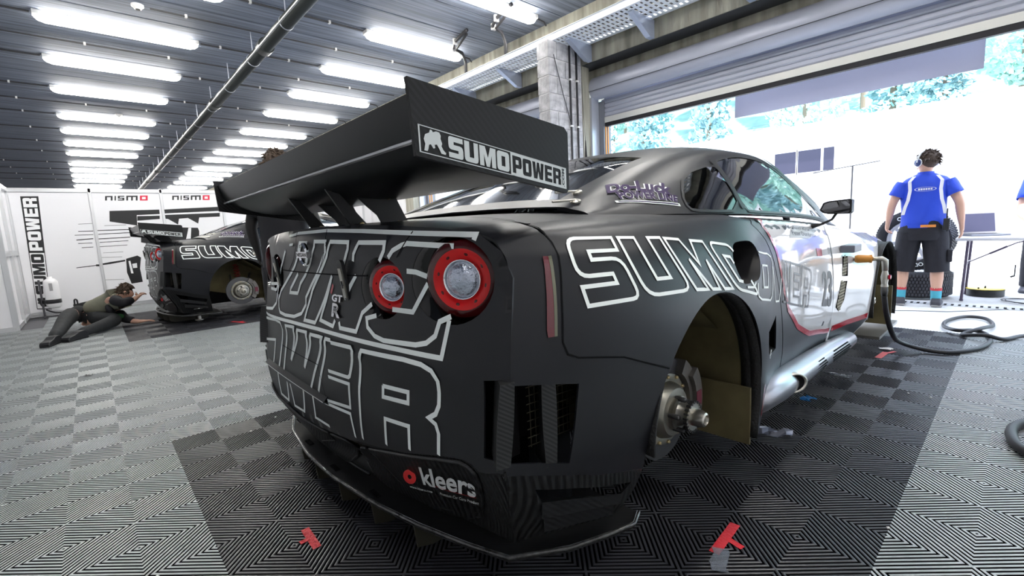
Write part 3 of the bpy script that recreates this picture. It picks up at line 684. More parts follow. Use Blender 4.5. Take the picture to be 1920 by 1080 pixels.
# far side pillar of the second door
structure(MB().box((4.76, 6.7, -.018), (5.3, 7.0, 3.06)).build('column', CONC2))
structure(MB().box((4.76, -3.3, -.018), (5.3, -3.0, 3.06)).build('column', CONC2))
GALV = mat('galvanised rail', (.50, .53, .60), .4, metal=.5)
SHUT = mat('grey shutter slat', (.40, .42, .50), .4, metal=.2, var=(5, .12, (1, .2, 1)))
RUB = mat('black rubber seal', (.01, .01, .014), .6)
for (y0, y1) in ((-3.0, 2.30), (2.60, 6.70)):
    d = structure(MB().box((5.22, y0, 2.68), (5.29, y1, 2.86)).build('door_%d' % (1 if y0 < 0 else 2), SHUT))
    coil = [(5.02+.13*math.cos(a), 2.80+.15*math.sin(a)) for a in np.linspace(math.radians(75), math.radians(255), 14)]
    P = coil+[(5.05, 2.67), (5.2, 2.75), (5.2, 2.9), (5.05, 2.95)]
    TYy = frame((0, y0, 0), (1, 0, 0), (0, 0, 1), (0, -1, 0))
    MB().prism(P, (-(y1-y0), 0), TYy).build('shutter_roll', SHUT, d, auto=25)
    MB().box((4.884, y0, 2.752), (4.89, y1, 2.757)).build('roll_seam', RUB, d)
    for k in range(4):
        z = 2.44+.058*k
        q = [(5.085, z), (5.075, z+.014), (5.075, z+.042), (5.085, z+.055), (5.11, z+.055), (5.11, z)]
        MB().prism(q[::-1], (-(y1-y0-.06), -.03), TYy).build('slat', SHUT, d, auto=25)
    MB().prism([(5.07, 2.365), (5.07, 2.435), (5.13, 2.435), (5.13, 2.365)], (-(y1-y0-.06), -.03), TYy).build('bottom_bar', mat('pale door bar', (.65, .65, .62), .35, metal=.3), d)
    MB().box((5.075, y0+.03, 2.315), (5.125, y1-.03, 2.365)).build('rubber_seal', RUB, d)
    for ys, sg_ in ((y1, -1), (y0, 1)):
        MB().box((4.90, min(ys, ys+sg_*.03), -.01), (5.05, max(ys, ys+sg_*.03), 2.68)).build('guide_rail', GALV, d)
        MB().box((5.05, min(ys, ys+sg_*.11), -.01), (5.20, max(ys, ys+sg_*.11), 2.64)).build('guide_rail', mat('grey frame', (.20, .21, .24), .45, metal=.4), d)
        for k in (0, 1):
            yy = ys+sg_*(.112+.0); MB().box((5.075+.05*k, min(yy, yy+sg_*.006), .0), (5.092+.05*k, max(yy, yy+sg_*.006), 2.32)).build('orange_strip', mat('orange strip', (.75, .28, .03), .5), d)

# partition of white panels with aluminium posts
PANW = mat('white partition board', (.80, .80, .83), .45)
POST = mat('satin aluminium post', (.62, .63, .65), .35, metal=.5)
part = structure(MB().box((-4.2, 7.42, 0), (-1.09, 7.45, 2.05)).box((-1.09, 7.42, 0), (-1.06, 9.12, 2.05)).box((-1.06, 9.12, 0), (5.0, 9.15, 2.05)).build('partition', PANW))
xp = [-1.05, -.075, .90, 1.875, 2.85, 3.83, 4.80]
for x in xp: MB().box((x-.02, 9.09, 0), (x+.02, 9.14, 2.07), bev=.004).build('post', POST, part)
for i in range(6): MB().box((xp[i]+.022, 9.105, .06), (xp[i+1]-.022, 9.118, 1.99)).build('panel', PANW, part)
MB().box((-1.05, 9.09, 2.0), (5.0, 9.14, 2.06)).build('top_rail', POST, part); MB().box((-1.05, 9.095, 0), (5.0, 9.13, .05)).build('bottom_rail', POST, part)
for y in (7.43, 8.25): MB().box((-1.08, y-.02, 0), (-1.02, y+.02, 2.07), bev=.004).build('post', POST, part)
MB().box((-1.065, 7.45, 1.0), (-1.035, 9.1, 1.08)).build('mid_rail', POST, part)
MB().box((-1.07, 7.45, 2.0), (-1.03, 9.1, 2.06)).build('top_rail', POST, part); MB().box((-1.07, 7.45, 0), (-1.03, 9.1, .06)).build('bottom_rail', POST, part)
for x in (-1.25, -2.2, -3.2): MB().box((x-.02, 7.39, 0), (x+.02, 7.45, 2.07), bev=.004).build('post', POST, part)
MB().box((-4.2, 7.39, 2.0), (-1.05, 7.44, 2.06)).build('top_rail', POST, part); MB().box((-4.2, 7.395, 0), (-1.05, 7.43, .06)).build('bottom_rail', POST, part)

# drain, kerb of the pit lane
dr = structure(MB().box((6.42, -12, -.005), (6.56, 6, -.0015)).build('drain_channel', mat('drain steel', (.45, .46, .48), .5, metal=.3)))
MB_ = MB()
y = -5.0
while y < 1.0:
    MB_.box((6.445, y, -.0014), (6.535, y+.022, .0002)); y += .055
MB_.build('drain_slot', BLACK if 'BLACK' in globals() else RUB, dr)['kind'] = 'stuff'
# pit wall stand across the lane and the forest slope
PITW = mat('white pit building', (.75, .75, .76), .6)
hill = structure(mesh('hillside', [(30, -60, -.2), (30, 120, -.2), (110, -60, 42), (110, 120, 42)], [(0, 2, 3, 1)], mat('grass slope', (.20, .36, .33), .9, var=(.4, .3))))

# ---------------------------------------------------------------- race car
def mir(fn):
    def g(*a):
        p = fn(*a); return (p[0], -p[1], p[2])
    return g
def vz(x, z):
    """parameter v of the body section at x whose height is z"""
    lo, hi = 0., 8.
    for _ in range(24):
        m = (lo+hi)/2
        if B0(x, m)[1] < z: lo = m
        else: hi = m
    return (lo+hi)/2
def vy(x, y):
    lo, hi = 4., 8.
    for _ in range(24):
        m = (lo+hi)/2
        if B0(x, m)[0] > y: lo = m
        else: hi = m
    return (lo+hi)/2
ARCX, ARCZ, ARX, ARZ = 1.25, .40, .385, .418
FAX = 4.06
def both(name, fn, outer, holes, m, root, flipR, **k):
    a = panel(name, fn, outer, holes, m, root, flip=flipR, **k)
    b = panel(name, mir(fn), outer, holes, m, root, flip=not flipR, **k)
    return a, b
VS = .13      # body panels are triangulated in (x, v*VS) so that cells come out square
def Bs(u, w): return BB(u, w/VS)
def Gs(u, w): return GG(u, w*5)
def sv(L): return [(x, v*VS) for x, v in L]
def sg(L): return [(x, v/5) for x, v in L]

def build_car(label, group):
    global OFF
    OFF = Vector((2.7, 0, 0))
    root = thing('race_car', label, 'car', (2.7, 0, 0), group)
    # --- rear fascia ------------------------------------------------------
    zt = lambda y: B0(.48, vy(.48, min(abs(y), .884)))[1] if abs(y) < .884 else 1.005
    top = [(y, zt(y)) for y in np.linspace(.884, -.884, 30)]
    bot = [tuple(p) for p in D['R_bottom']]
    outer = top+[(-.912, .95), (-.915, .8), (-.915, .62), (-.91, .527)]+bot[::-1]+[(.80, .345), (.86, .43), (.912, .56), (.915, .8), (.912, .95)]
    def circ(cy, cz, r, n=32): return [(cy+1.26*r*math.cos(2*math.pi*i/n), cz+r*math.sin(2*math.pi*i/n)) for i in range(n)]
    lamps = [(-.737, .940, .104), (-.468, .910, .085), (.737, .940, .104), (.468, .910, .085)]
    holes = [circ(*l) for l in lamps]
    lv = [(-.850, .722), (-.9, .73), (-.903, .55), (-.850, .545)]
    holes += [lv, [(-a, b) for a, b in lv]]
    fas = panel('rear_bumper', RR, outer, holes, WRAP, root, grid=.045, step=.02, flip=False, thick=.006)
    # --- flanks -----------------------------------------------------------
    ell = [(ARCX+ARX*math.cos(a), ARCZ+ARZ*math.sin(a)) for a in np.linspace(math.radians(190), math.radians(-12), 44)]
    E_ = [(x, vz(x, z)) for x, z in ell]
    fuel = smoothpoly([tuple(p) for p in D['fuel']], 1)
    duct = [(1.715, vz(1.715, .60)), (1.885, vz(1.885, .635)), (1.915, vz(1.915, .485)), (1.75, vz(1.75, .50)), (1.725, vz(1.725, .55))]
    # seam between bumper side and quarter panel
    seam = [(.628, 6.25), (.604, 5.97), (.594, 5.55), (.5985, 5.04), (.596, 4.61), (.583, 3.68), (.5785, 2.95), (.5872, 2.754), (.612, 2.67), (.747, 2.49)]
    i0 = next(i for i, p in enumerate(ell) if p[1] > .64)        # arch points above the seam
    arch_hi = E_[i0:]; arch_lo = E_[:i0+1]
    seam_end = [(arch_hi[0][0], arch_hi[0][1])]
    vdeck = 6.05
    door_b = [(1.86, vdeck), (1.83, 5.2), (1.925, 4.4), (1.958, 3.8), (1.972, 3.2), (2.0, 2.4), (2.08, 1.), (2.11, .0)]
    g = .006
    quarter = [(.628, vdeck), (.604, 5.97), (.594, 5.55)]+seam[3:]+arch_hi+[(1.64, vz(1.64, .19)), (1.72, .0), (1.95, 0.)]+[(x-g, v) for x, v in door_b[::-1]]
    both('quarter_panel', Bs, sv(quarter), [sv(fuel), sv(duct)], WRAP, root, False, grid=.045, step=.02)
    vent = [(.485, 2.45), (.615, 2.25), (.602, .95), (.485, 1.30)]
    bside = [(.48, 6.25), (.48, 1.14), (.5541, .878), (.69, .4426), (.8631, .08)]+arch_lo+[(x+g*.2, v-.022) for x, v in seam[:2:-1]]+[(.588, 5.55), (.598, 5.97), (.62, 6.25)]
    both('bumper_side', Bs, sv(bside), [sv(vent)], WRAP, root, False, grid=.04, step=.018)
    # deck between the flanks
    deck = [(.48, 6.25), (.62, 6.25), (.62, vdeck), (.75, vdeck), (1.0, 6.35), (1.02, 8), (.48, 8)]
    both('trunk_lid', Bs, sv(deck), [], WRAP, root, False, grid=.05, step=.03)
    # shelf below the side glass, closes the body up to the greenhouse
    both('rear_shelf', Bs, sv([(.75, vdeck), (1.86, vdeck), (1.86, 6.6), (1.02, 7.5), (1.0, 6.35)]), [], WRAP, root, False, grid=.07)
    # --- doors and front ----------------------------------------------------
    door_f = [(3.02, 6.2), (3.02, 5.0), (3.03, 3.5), (3.02, 2.0), (2.98, .0)]
    both('door', Bs, sv([(x+g, v) for x, v in door_b]+[(x-g, v) for x, v in door_f[::-1]]), [], WRAP, root, False, grid=.06, step=.03)
    fa = [(FAX+.43*math.cos(a), .37+.445*math.sin(a)) for a in np.linspace(math.radians(188), math.radians(-10), 34)]
    FA = [(x, vz(x, z)) for x, z in fa]
    fv1 = [(3.20, 3.5), (3.29, 3.5), (3.27, 2.65), (3.17, 2.68)]; fv2 = [(3.155, 2.5), (3.265, 2.47), (3.22, 1.75), (3.13, 1.35), (3.07, 1.55)]
    fend = [(x+g, v) for x, v in door_f]+[(3.40, .0), (3.62, .5)]+FA+[(4.50, .2), (5.1, 0), (5.12, 4.5), (4.9, 5.4), (4.2, 5.9), (3.5, 6.2)]
    ff = both('front_fender', Bs, sv(fend), [sv(fv1), sv(fv2)], WHITEF, root, False, grid=.06, step=.03)
    for o in ff: lab(o, 'white front fender with two mesh vents')
    hood = [(3.02, 6.2), (3.5, 6.2), (4.2, 5.9), (4.9, 5.4), (5.12, 4.5), (5.12, 8), (3.2, 8), (3.02, 7.2)]
    hh = both('hood', Bs, sv(hood), [], WHITEF, root, False, grid=.08)
    for o in hh: lab(o, 'white hood half')
    nose = MB(); npts = []
    for v in np.linspace(0, 8, 17): p = BB(5.12, v); npts.append((p[1], p[2]))
    nose.prism([(y, z) for y, z in npts]+[(-y, z) for y, z in npts[::-1][1:]], (0, .02), T=frame((5.12, 0, 0), (0, 1, 0), (0, 0, 1), (1, 0, 0)))
    nose.build('front_bumper', BPL, root)
    # --- greenhouse -----------------------------------------------------------
    q = smoothpoly([(1.50, .10), (1.415, .22), (1.43, 1.0), (1.545, 1.72), (1.83, 1.80), (1.865, 1.5), (1.84, .10)], 1)
    dw = smoothpoly([(1.895, 1.5), (1.875, 1.88), (2.0, 1.98), (2.3, 2.12), (2.50, 2.15), (2.72, 1.95), (2.95, 1.35), (3.10, .45), (3.06, .10), (2.0, .08), (1.88, .12)], 1)
    side = [(.95, 0), (1.5, 0), (2.5, 0), (3.5, 0), (3.5, 3), (2.5, 3), (1.5, 3), (.95, 3)]
    both('cabin_side', Gs, sg(side), [sg(q), sg(dw)], WRAP, root, False, grid=.06, step=.025, thick=.015)
    rw = [(1.02, 3.25), (1.02, 5), (1.62, 5), (1.56, 3.3)]
    roof = [(1.62, 5), (1.56, 3.3), (1.02, 3.25), (1.02, 5), (.95, 5), (.95, 3), (1.5, 3), (2.6, 3), (2.6, 5)]
    roofp = [(.95, 3), (1.5, 3), (2.55, 3), (2.62, 5), (1.62, 5), (1.56, 3.3), (1.02, 3.25), (1.02, 5), (.95, 5)]
    both('roof', Gs, sg(roofp), [], WRAP, root, False, grid=.06, step=.03)
    both('rear_window', Gs, sg(rw), [], GLASSD, root, False, grid=.08, thick=.004)
    both('quarter_window', Gs, sg(q), [], GLASSD, root, False, grid=.08, step=.04, thick=.004)
    both('door_window', Gs, sg(dw), [], GLASSS, root, False, grid=.08, step=.04, thick=.004)
    both('windshield', Gs, sg([(2.62, 5), (2.55, 3), (3.45, 3), (3.45, 5)]), [], GLASSS, root, False, grid=.09, thick=.004)
    # window surrounds and B pillar
    for m_ in (False, True):
        tr = MB()
        for loop in (q, dw): ribbon(tr, GG, out_B, loop, .012, .003, closed=True, mir=m_)
        ribbon(tr, GG, out_B, [(1.87, .2), (1.87, 1.0), (1.86, 1.95)], .035, .004, mir=m_)
        ribbon(tr, GG, out_B, [(3.12, .15), (2.98, 1.5), (2.75, 2.3), (2.55, 2.7)], .03, .004, mir=m_)
        tr.build('window_trim', BPL, root, smooth=True)
    # --- interior ---------------------------------------------------------------
    dk = MB(); dk.box((.62, -.42, .2), (1.86, .42, .98)); dk.box((1.86, -.80, .2), (3.05, .80, .30)); dk.box((3.05, -.72, .2), (3.25, .72, .93)); dk.box((1.7, -.8, .22), (1.92, -.42, .9)); dk.box((1.7, .42, .22), (1.92, .8, .9))
    dk.box((3.3, -.5, .2), (4.9, .5, .7)); dk.build('chassis_tub', BLACK, root)
    cage = MB()
    for s in (-1, 1):
        cage.tube([(1.95, s*.62, .3), (2.0, s*.60, 1.1), (2.05, s*.55, 1.32), (2.1, s*.3, 1.39), (2.1, 0, 1.40)], .02, 8)
        cage.tube([(2.05, s*.55, 1.32), (2.6, s*.55, 1.31), (2.95, s*.66, 1.05), (3.1, s*.68, .8)], .02, 8)
        cage.tube([(2.03, s*.56, 1.25), (1.6, s*.5, 1.0), (1.3, s*.45, .95)], .02, 8)
    cage.tube([(1.97, -.6, .5), (2.05, .5, 1.3)], .018, 8)
    cage.build('roll_cage', mat('cage paint', (.25, .26, .28), .4), root, smooth=True)
    seat = MB()
    seat.box((2.05, .12, .3), (2.5, .58, .48), bev=.04); seat.box((1.98, .12, .4), (2.12, .58, 1.12), T=None, bev=.05)
    seat.build('seat', BPL, root)
    sw = MB(); sw.lathe([(.14, 0), (.16, .012), (.14, .024), (.12, .012), (.14, 0)], 20, axT((2.72, .35, .98), (-1, 0, .35))); sw.box((2.7, .2, .965), (2.73, .5, .995)); sw.tube([(2.72, .35, .98), (3.0, .35, .9)], .02, 8)
    sw.build('steering_wheel', BPL, root, smooth=True)
    # --- lamps -----------------------------------------------------------------
    for i, (cy, cz, r) in enumerate(lamps):
        xl = .437 if r > .09 else .398; s = -1 if cy < 0 else 1
        lc = (cy+s*.024, cz+.002); rl = r*.92
        ang = math.radians(29)*s; TL = frame((xl, lc[0], lc[1]), (math.sin(ang), math.cos(ang), 0), (0, 0, 1), (-math.cos(ang), math.sin(ang), 0))
        cup = MB(); n = 32; V = []; F = []
        for k in range(n):
            a = 2*math.pi*k/n; y = cy+1.26*r*math.cos(a); z = cz+r*math.sin(a); V.append((RX(y, z)+.001, y, z))
        for k in range(n):
            a = 2*math.pi*k/n; V.append(tuple(TL @ Vector((-s*rl*1.01*math.cos(a)*-s, rl*1.01*math.sin(a), -.012))))
        for k in range(n):
            a = 2*math.pi*k/n; V.append(tuple(TL @ Vector((rl*math.cos(a), rl*math.sin(a), -.06))))
        F = [(j*n+k, j*n+(k+1) % n, (j+1)*n+(k+1) % n, (j+1)*n+k) for j in range(2) for k in range(n)]
        cup.add(V, F); hs = cup.build('tail_lamp', mat('gloss black bezel', (.004, .004, .004), .12), root, smooth=True)
        T = TL
        MB().lathe([(rl*.995, -.05), (rl*.995, -.012), (rl*.985, 0), (rl*.92, .005), (rl*.76, .009)], 40, T).build('outer_lens', REDD, hs, smooth=True)
        MB().lathe([(rl*.76, .009), (rl*.70, .009), (rl*.58, .005), (rl*.49, -.002)], 40, T).build('red_lens', REDL, hs, smooth=True)
        sg_ = MB()
        for k in range(8):
            a = 2*math.pi*(k+.3)/8; sg_.ball((rl*.68*math.cos(a), rl*.68*math.sin(a), .006), rl*.095, 10, T, (.8, 1, .2))
        sg_.build('reflector_cell', REDD, hs, smooth=True)['kind'] = 'stuff'
        MB().lathe([(rl*.50, -.006), (rl*.50, .007), (rl*.48, .009), (rl*.46, .0)], 32, T).build('chrome_ring', CHROME, hs, smooth=True)
        MB().lathe([(rl*.46, .0), (rl*.38, .010), (rl*.24, .017), (.001, .020)], 32, T).build('clear_lens', mat('clear lamp dome', (.42, .46, .55), .06, metal=.85, coat=.8, bump=('noise', 45, .9)), hs, smooth=True)
    # --- lettering and livery -----------------------------------------------------
    mb = MB()
    for L in D['rear']: ribbon(mb, RR, out_R, L, .0130 if len(L) > 2 else .010, .0016, step=.02)
    lab(mb.build('rear_lettering', LINE, root), 'pale outlined lettering across the rear')
    mb = MB()
    for L in D['side_white']: ribbon(mb, BB, out_B, L, .0104, .0016, closed=True)
    for L in D['side_white_open']: ribbon(mb, BB, out_B, L, .008, .0016)
    # trim lettering that would bridge the fuel opening
    keep = [k for k, f in enumerate(mb.F) if not inside((sum(mb.V[i][0] for i in f)/4, sum(mb.V[i][2] for i in f)/4), [(BB(*p)[0], BB(*p)[2]) for p in fuel])]
    mb.F = [mb.F[k] for k in keep]; mb.M = [0]*len(mb.F)
    lab(mb.build('side_lettering', LINE, root), 'pale outlined lettering along the flank')
    wl = [(1.875, 6.05)]+[(x, v) for x, v in D['white'][1:9]]+[(3.008, .78), (3.01, 3.5), (3.008, 6.1), (2.4, 6.15)]
    for m_ in (False, True):
        mb = MB(); film(mb, Bs, out_B, sv(wl), grid=.05, step=.03, lift=.0008, mir=m_)
        lab(mb.build('door_film', WHITEF, root, smooth=True), 'gloss white film on the door')
        mb = MB(); mb2 = MB()
        ribbon(mb, BB, out_B, [(x, v) for x, v in D['white'][:9]]+[(3.0, .74)], .028, .0022, mir=m_)
        ribbon(mb, BB, out_B, [(3.04, .76), (3.3, .80), (3.6, .68)], .034, .0022, mir=m_)
        film(mb2, Bs, out_B, sv([(3.022, .72), (3.3, .76), (3.6, .62), (3.6, .5), (3.4, .03), (3.03, .03)]), grid=.06, lift=.0012, mir=m_)
        lab(mb.build('red_stripe', REDF, root), 'red stripe edging the white film')
        lab(mb2.build('lower_fender_film', WRAP, root), 'dark film on the lower front fender')
    mb = MB()
    for L in D['side_black']: ribbon(mb, BB, out_B, L, .010, .003, closed=True)
    lab(mb.build('door_lettering', BLKF, root), 'black outlined letters on the white door')
    mb = MB()
    text_on(mb, '23', [(2.80, 1.75), (3.0, 1.6), (2.99, 2.95), (2.78, 3.0)], BB, out_B, .003, .03, .2)
    text_on(mb, 'Michael Krumm', [(2.30, 5.0), (2.82, 4.95), (2.82, 5.2), (2.30, 5.3)], BB, out_B, .003, .01)
    text_on(mb, 'Peter Dumbreck', [(2.36, 4.62), (2.80, 4.58), (2.80, 4.84), (2.36, 4.9)], BB, out_B, .003, .01)
    mb.build('door_number', BLKF, root)
    mb = MB(); film(mb, BB, out_B, [(2.30, 4.5), (2.65, 4.45), (2.9, 5.3), (2.42, 5.35)], grid=.3, lift=.002)
    mb.build('name_patch', mat('pale grey patch', (.5, .5, .5), .4), root)
    mb = MB(); film(mb, BB, out_B, [(2.74, 3.62), (2.84, 3.6), (2.84, 3.95), (2.74, 3.98)], grid=.2, lift=.003); mb.build('red_decal', REDF, root)
    # C pillar sticker
    dl = MB(); dl.k = 0
    T1 = [(1.075, 1.92), (1.345, .80), (1.36, 1.05), (1.12, 2.5)]
    st = MB(); V, F = text2d('POWER LINE', .03, 0, 1.05)
    Q1 = [(1.13, 1.40), (1.375, .62), (1.40, .95), (1.15, 1.95)]; Q2 = [(1.12, 2.02), (1.37, 1.02), (1.42, 1.42), (1.17, 2.75)]
    text_on(dl, 'POWER LINE', Q1, GG, out_B, .003, .04); text_on(dl, 'Do-Luck', Q2, GG, out_B, .003, .045)
    ribbon(dl, GG, out_B, [(1.11, 1.30), (1.16, 1.12), (1.25, .80), (1.37, .50)], .005, .003)
    text_on(st, 'POWER LINE', Q1, GG, out_B, .0015, .08); text_on(st, 'Do-Luck', Q2, GG, out_B, .0015, .08)
    ribbon(st, GG, out_B, [(1.10, 1.33), (1.16, 1.12), (1.25, .80), (1.38, .48)], .013, .0018)
    lab(st.build('pillar_sticker', LINE, root), 'white outline of the purple pillar sticker')
    lab(dl.build('pillar_sticker', mat('purple film', (.022, .004, .06), .5, spec=.2), root), 'purple lettering sticker on the rear pillar')
    # --- badges, latches, seams -----------------------------------------------------
    mb = MB(); T = frame((RX(.045, 1.0)-.006, .045, .998), (0, -1, 0), (0, 0, 1), (-1, 0, 0))
    mb.add(*ring2(.041, .029, .012, 30), T); mb.box((-.052, -.0105, 0), (.052, .0105, .014), T)
    bd = mb.build('badge', CHROME, root, auto=30)
    mb = MB(); text_on(mb, 'NISSAN', [T @ Vector(v) for v in ((-.047, -.007, .0145), (.047, -.007, .0145), (.047, .007, .0145), (-.047, .007, .0145))], bold=.02)
    mb.build('lettering', BLKF, bd)
    def Rq(y0, y1, z0, z1, sk=0): return [(y0, z0), (y1, z0), (y1-sk, z1), (y0-sk, z1)]
    for bold, lift, mm, e in ((.10, .003, BLKF, 0), (.04, .006, CHROME, 0)):
        mb = MB(); text_on(mb, 'GT', Rq(-.167, -.243, .852, .876, .006), RR, out_R, lift, bold); text_on(mb, 'R', Rq(-.168, -.228, .803, .847, .006), RR, out_R, lift, bold)
        mb.build('model_badge', mm, root)
    mb = MB(); text_on(mb, 'R', [(a, b) for a, b in Rq(-.183, -.214, .814, .838, .004)], RR, out_R, .008, -.01); mb.build('model_badge', BLKF, root)
    for y in (-.27, .42):
        mb = MB(); x = RX(y, .93)-.008; T = frame((x, y, .93), (0, -1, 0), (-.12, 0, 1), (-1, 0, 0))
        mb.prism(rrect(-.017, -.068, .017, .055, .012), (-.004, .006), T)
        b_ = mb.build('hood_latch', BPL, root, auto=40)
        MB().box((-.010, -.06, .006), (.010, .03, .010), T).build('strap', ALU, b_); MB().box((-.003, -.03, .010), (.003, -.008, .012), T).box((-.008, -.022, .010), (.008, -.018, .012), T).build('mark', BLKF, b_)
    mb = MB()
    for L in D['seams_rear'][:3]: ribbon(mb, RR, out_R, L, .004, .002)
    ribbon(mb, RR, out_R, [(.366, .932), (.148, .933), (-.05, .935), (-.26, .938), (-.40, .941)], .004, .002)
    ribbon(mb, RR, out_R, [(.50, .60), (.25, .60), (.05, .60), (.05, .475)], .003, .002)
    ribbon(mb, BB, out_B, [(.628, 6.25), (.66, 6.6), (.70, 7.2)], .004, .002)
    ribbon(mb, BB, out_B, [(.632, 6.5), (.606, 5.97), (.596, 5.55), (.600, 5.04), (.598, 4.61), (.5845, 3.68), (.580, 2.95), (.590, 2.75), (.614, 2.66), (.747, 2.48), (arch_hi[0][0]-.006, arch_hi[0][1]-.01)], .0045, .0015)
    mb.build('panel_gap', BLACK, root)
    # step above the diffuser
    mb = MB(); P1 = [(y, .463) for y in np.linspace(.84, .04, 14)]; V = []
    for y, z in P1: V += [(RX(y, z)-.018, y, z-.004), (RX(y, z)-.001, y, z+.012), (RX(y, z-.02)-.001, y, z-.022)]
    mb.add(V, [(3*i+a, 3*i+3+a, 3*i+4+a, 3*i+1+a) for i in range(13) for a in (0,)]+[(3*i, 3*i+2, 3*i+5, 3*i+3) for i in range(13)])
    lab(mb.build('bumper_step', CARB, root), 'carbon ledge across the bumper')
    mb = MB(); ribbon(mb, RR, out_R, [(.84, .458), (.04, .462)], .004, .020); mb.build('pinstripe', LINE, root)
    # side markers
    for s in (1, -1):
        f = BB if s == 1 else mir(BB)
        mb = MB(); film(mb, BB, out_B, [(.557, 4.66), (.570, 4.64), (.562, 3.07), (.549, 3.07), (.547, 3.2)], grid=.1, lift=.003, mir=s < 0)
        mk = lab(mb.build('side_marker', mat('marker red', (.11, .012, .02), .2, coat=.6), root), 'red side marker lens')
        mb = MB(); film(mb, BB, out_B, [(.570, 4.64), (.578, 4.64), (.568, 3.07), (.562, 3.07)], grid=.1, lift=.0035, mir=s < 0)
        lab(mb.build('reflector', mat('marker amber grey', (.12, .12, .075), .2, coat=.6), mk), 'pale amber edge of the marker')
    # --- vents ------------------------------------------------------------------
    for s in (1, -1):
        bx = MB(); bx.box((.50, -.80, .52), (.66, -.62, .76)); bx.box((.45, -.86, .52), (.50, -.66, .76))
        if s < 0: bx.V = [(x, -y, z) for x, y, z in bx.V]
        bx.build('vent_duct', BLACK, root)
        for (xa, ya, xb, yb) in ((.402, -.912, .47, -.855), (.512, -.925, .57, -.87)):
            fn_ = MB(); V = []
            for z in (np.linspace(.545, .728, 8) if xa < .48 else np.linspace(.50, .702, 8)):
                o = -.13*(z-.728)*.30; xo = -.13*(1.01-z)+.035 if xa < .48 else 0
                b = .012*math.sin((z-.545)/.183*math.pi)
                V += [(xa+xo+.002-b*.3, ya-.004, z), (xa+xo+.036, ya-.012-b*.3, z), (xb+xo, yb, z), (xb+xo-.02, yb+.01, z)]
            F = [(4*i+a, 4*i+(a+1) % 4, 4*i+4+(a+1) % 4, 4*i+4+a) for i in range(7) for a in range(4)]+[(0, 1, 2, 3), (31, 30, 29, 28)]
            fn_.add(V, F)
            if s < 0: fn_.V = [(x, -y, z) for x, y, z in fn_.V]
            fn_.build('vent_fin', CARB, root, auto=40)
        gr = MB()
        for k in range(9):
            gr.tube([(.50+.016*k, -.90, .55), (.50+.016*k, -.90, .72)], .0012, 4, False)
            gr.tube([(.49, -.90, .555+.02*k), (.64, -.915, .555+.02*k)], .0012, 4, False)
        if s < 0: gr.V = [(x, -y, z) for x, y, z in gr.V]
        gr.build('vent_mesh', MESHM, root)
        # fuel filler recess, duct and fender vents
        def cup(loop, depth, name, m_, sc=1., dy=0):
            c = MB(); n = len(loop); P = [BB(*p) for p in loop]; cx = sum(p[0] for p in P)/n; cz = sum(p[2] for p in P)/n
            V = [(p[0], p[1]+.002, p[2]) for p in P]+[(cx+(p[0]-cx)*sc+dy, p[1]+depth, cz+(p[2]-cz)*sc) for p in P]
            c.add(V, [(i, (i+1) % n, n+(i+1) % n, n+i) for i in range(n)]+[tuple(range(n, 2*n))])
            if s < 0: c.V = [(x, -y, z) for x, y, z in c.V]
            return c.build(name, m_, root, auto=35)
        fc = cup(fuel, .16, 'fuel_recess', BPL, .9)
        T = frame((1.465, -.90*s, .885), (1, 0, 0), (0, 0, 1), (0, -s, 0)) if s > 0 else frame((1.465, .90, .885), (1, 0, 0), (0, 0, 1), (0, 1, 0))
        MB().lathe([(.048, -.05), (.048, .0), (.042, .006), (.034, .004), (.034, -.02), (.02, -.03), (.001, -.03)], 26, T).build('filler_cap', ALU, fc, smooth=True)
        cup(duct, .07, 'brake_duct', BLACK, .8, .06)
        for fv in (fv1, fv2):
            vv = cup(fv, .03, 'fender_vent', BLACK, .95)
            xs = [BB(*p)[0] for p in fv]; zs = [BB(*p)[2] for p in fv]; ys = [BB(*p)[1] for p in fv]; poly = [(BB(*p)[0], BB(*p)[2]) for p in fv]
            gm = MB(); y0 = sum(ys)/len(ys)-.001
            a = min(xs)
            while a < max(xs):
                b = min(zs)
                while b < max(zs):
                    if inside((a, b), poly):
                        gm.box((a-.0075, y0, b-.0015), (a+.0075, y0+.002, b+.0015)); gm.box((a-.0015, y0, b-.0095), (a+.0015, y0+.002, b+.0095))
                    b += .018
                a += .014
            if s < 0: gm.V = [(x, -y, z) for x, y, z in gm.V]
            gm.build('vent_grille', mat('beige vent mesh', (.50, .48, .38), .5), vv)
        lo = MB()
        for k in range(5):
            x = 3.60+.075*k; ribbon(lo, BB, out_B, [(x, 5.35), (x+.03, 4.8), (x+.05, 4.35)], .016, .003, mir=s < 0)
        lo.build('fender_louver', mat('louver shade', (.16, .17, .18), .5), root)
        db = MB(); db.box((3.16, -.975, .80), (3.34, -.90, .845), bev=.008)
        if s < 0: db.V = [(x, -y, z) for x, y, z in db.V]
        db.build('side_scoop', mat('grey scoop', (.14, .15, .19), .35), root)
    # --- lower carbon bumper -------------------------------------------------------
    ctr = [(y, s) for y, s in [(.36, .10), (-.22, .10), (-.40, .55), (-.30, .62), (.30, .58), (.42, .50)]]
    lb = panel('lower_bumper', LL, [(y, 0) for y in np.linspace(.93, -.915, 40)]+[(-.915, s) for s in (.25, .5, .75)]+[(y, 1) for y in np.linspace(-.915, .93, 40)]+[(.93, s) for s in (.75, .5, .25)], [ctr], CARB, root, grid=.06, step=.04)
    gm = MB()
    for a in np.arange(-.40, .42, .014): gm.tube([LL(a, s) for s in np.linspace(.05, .65, 7)], .0016, 4, False)
    for s in np.linspace(.06, .64, 14): gm.tube([LL(a, s) for a in np.linspace(.42, -.40, 20)], .0016, 4, False)
    gm.V = [(x+.008, y, z) for x, y, z in gm.V]
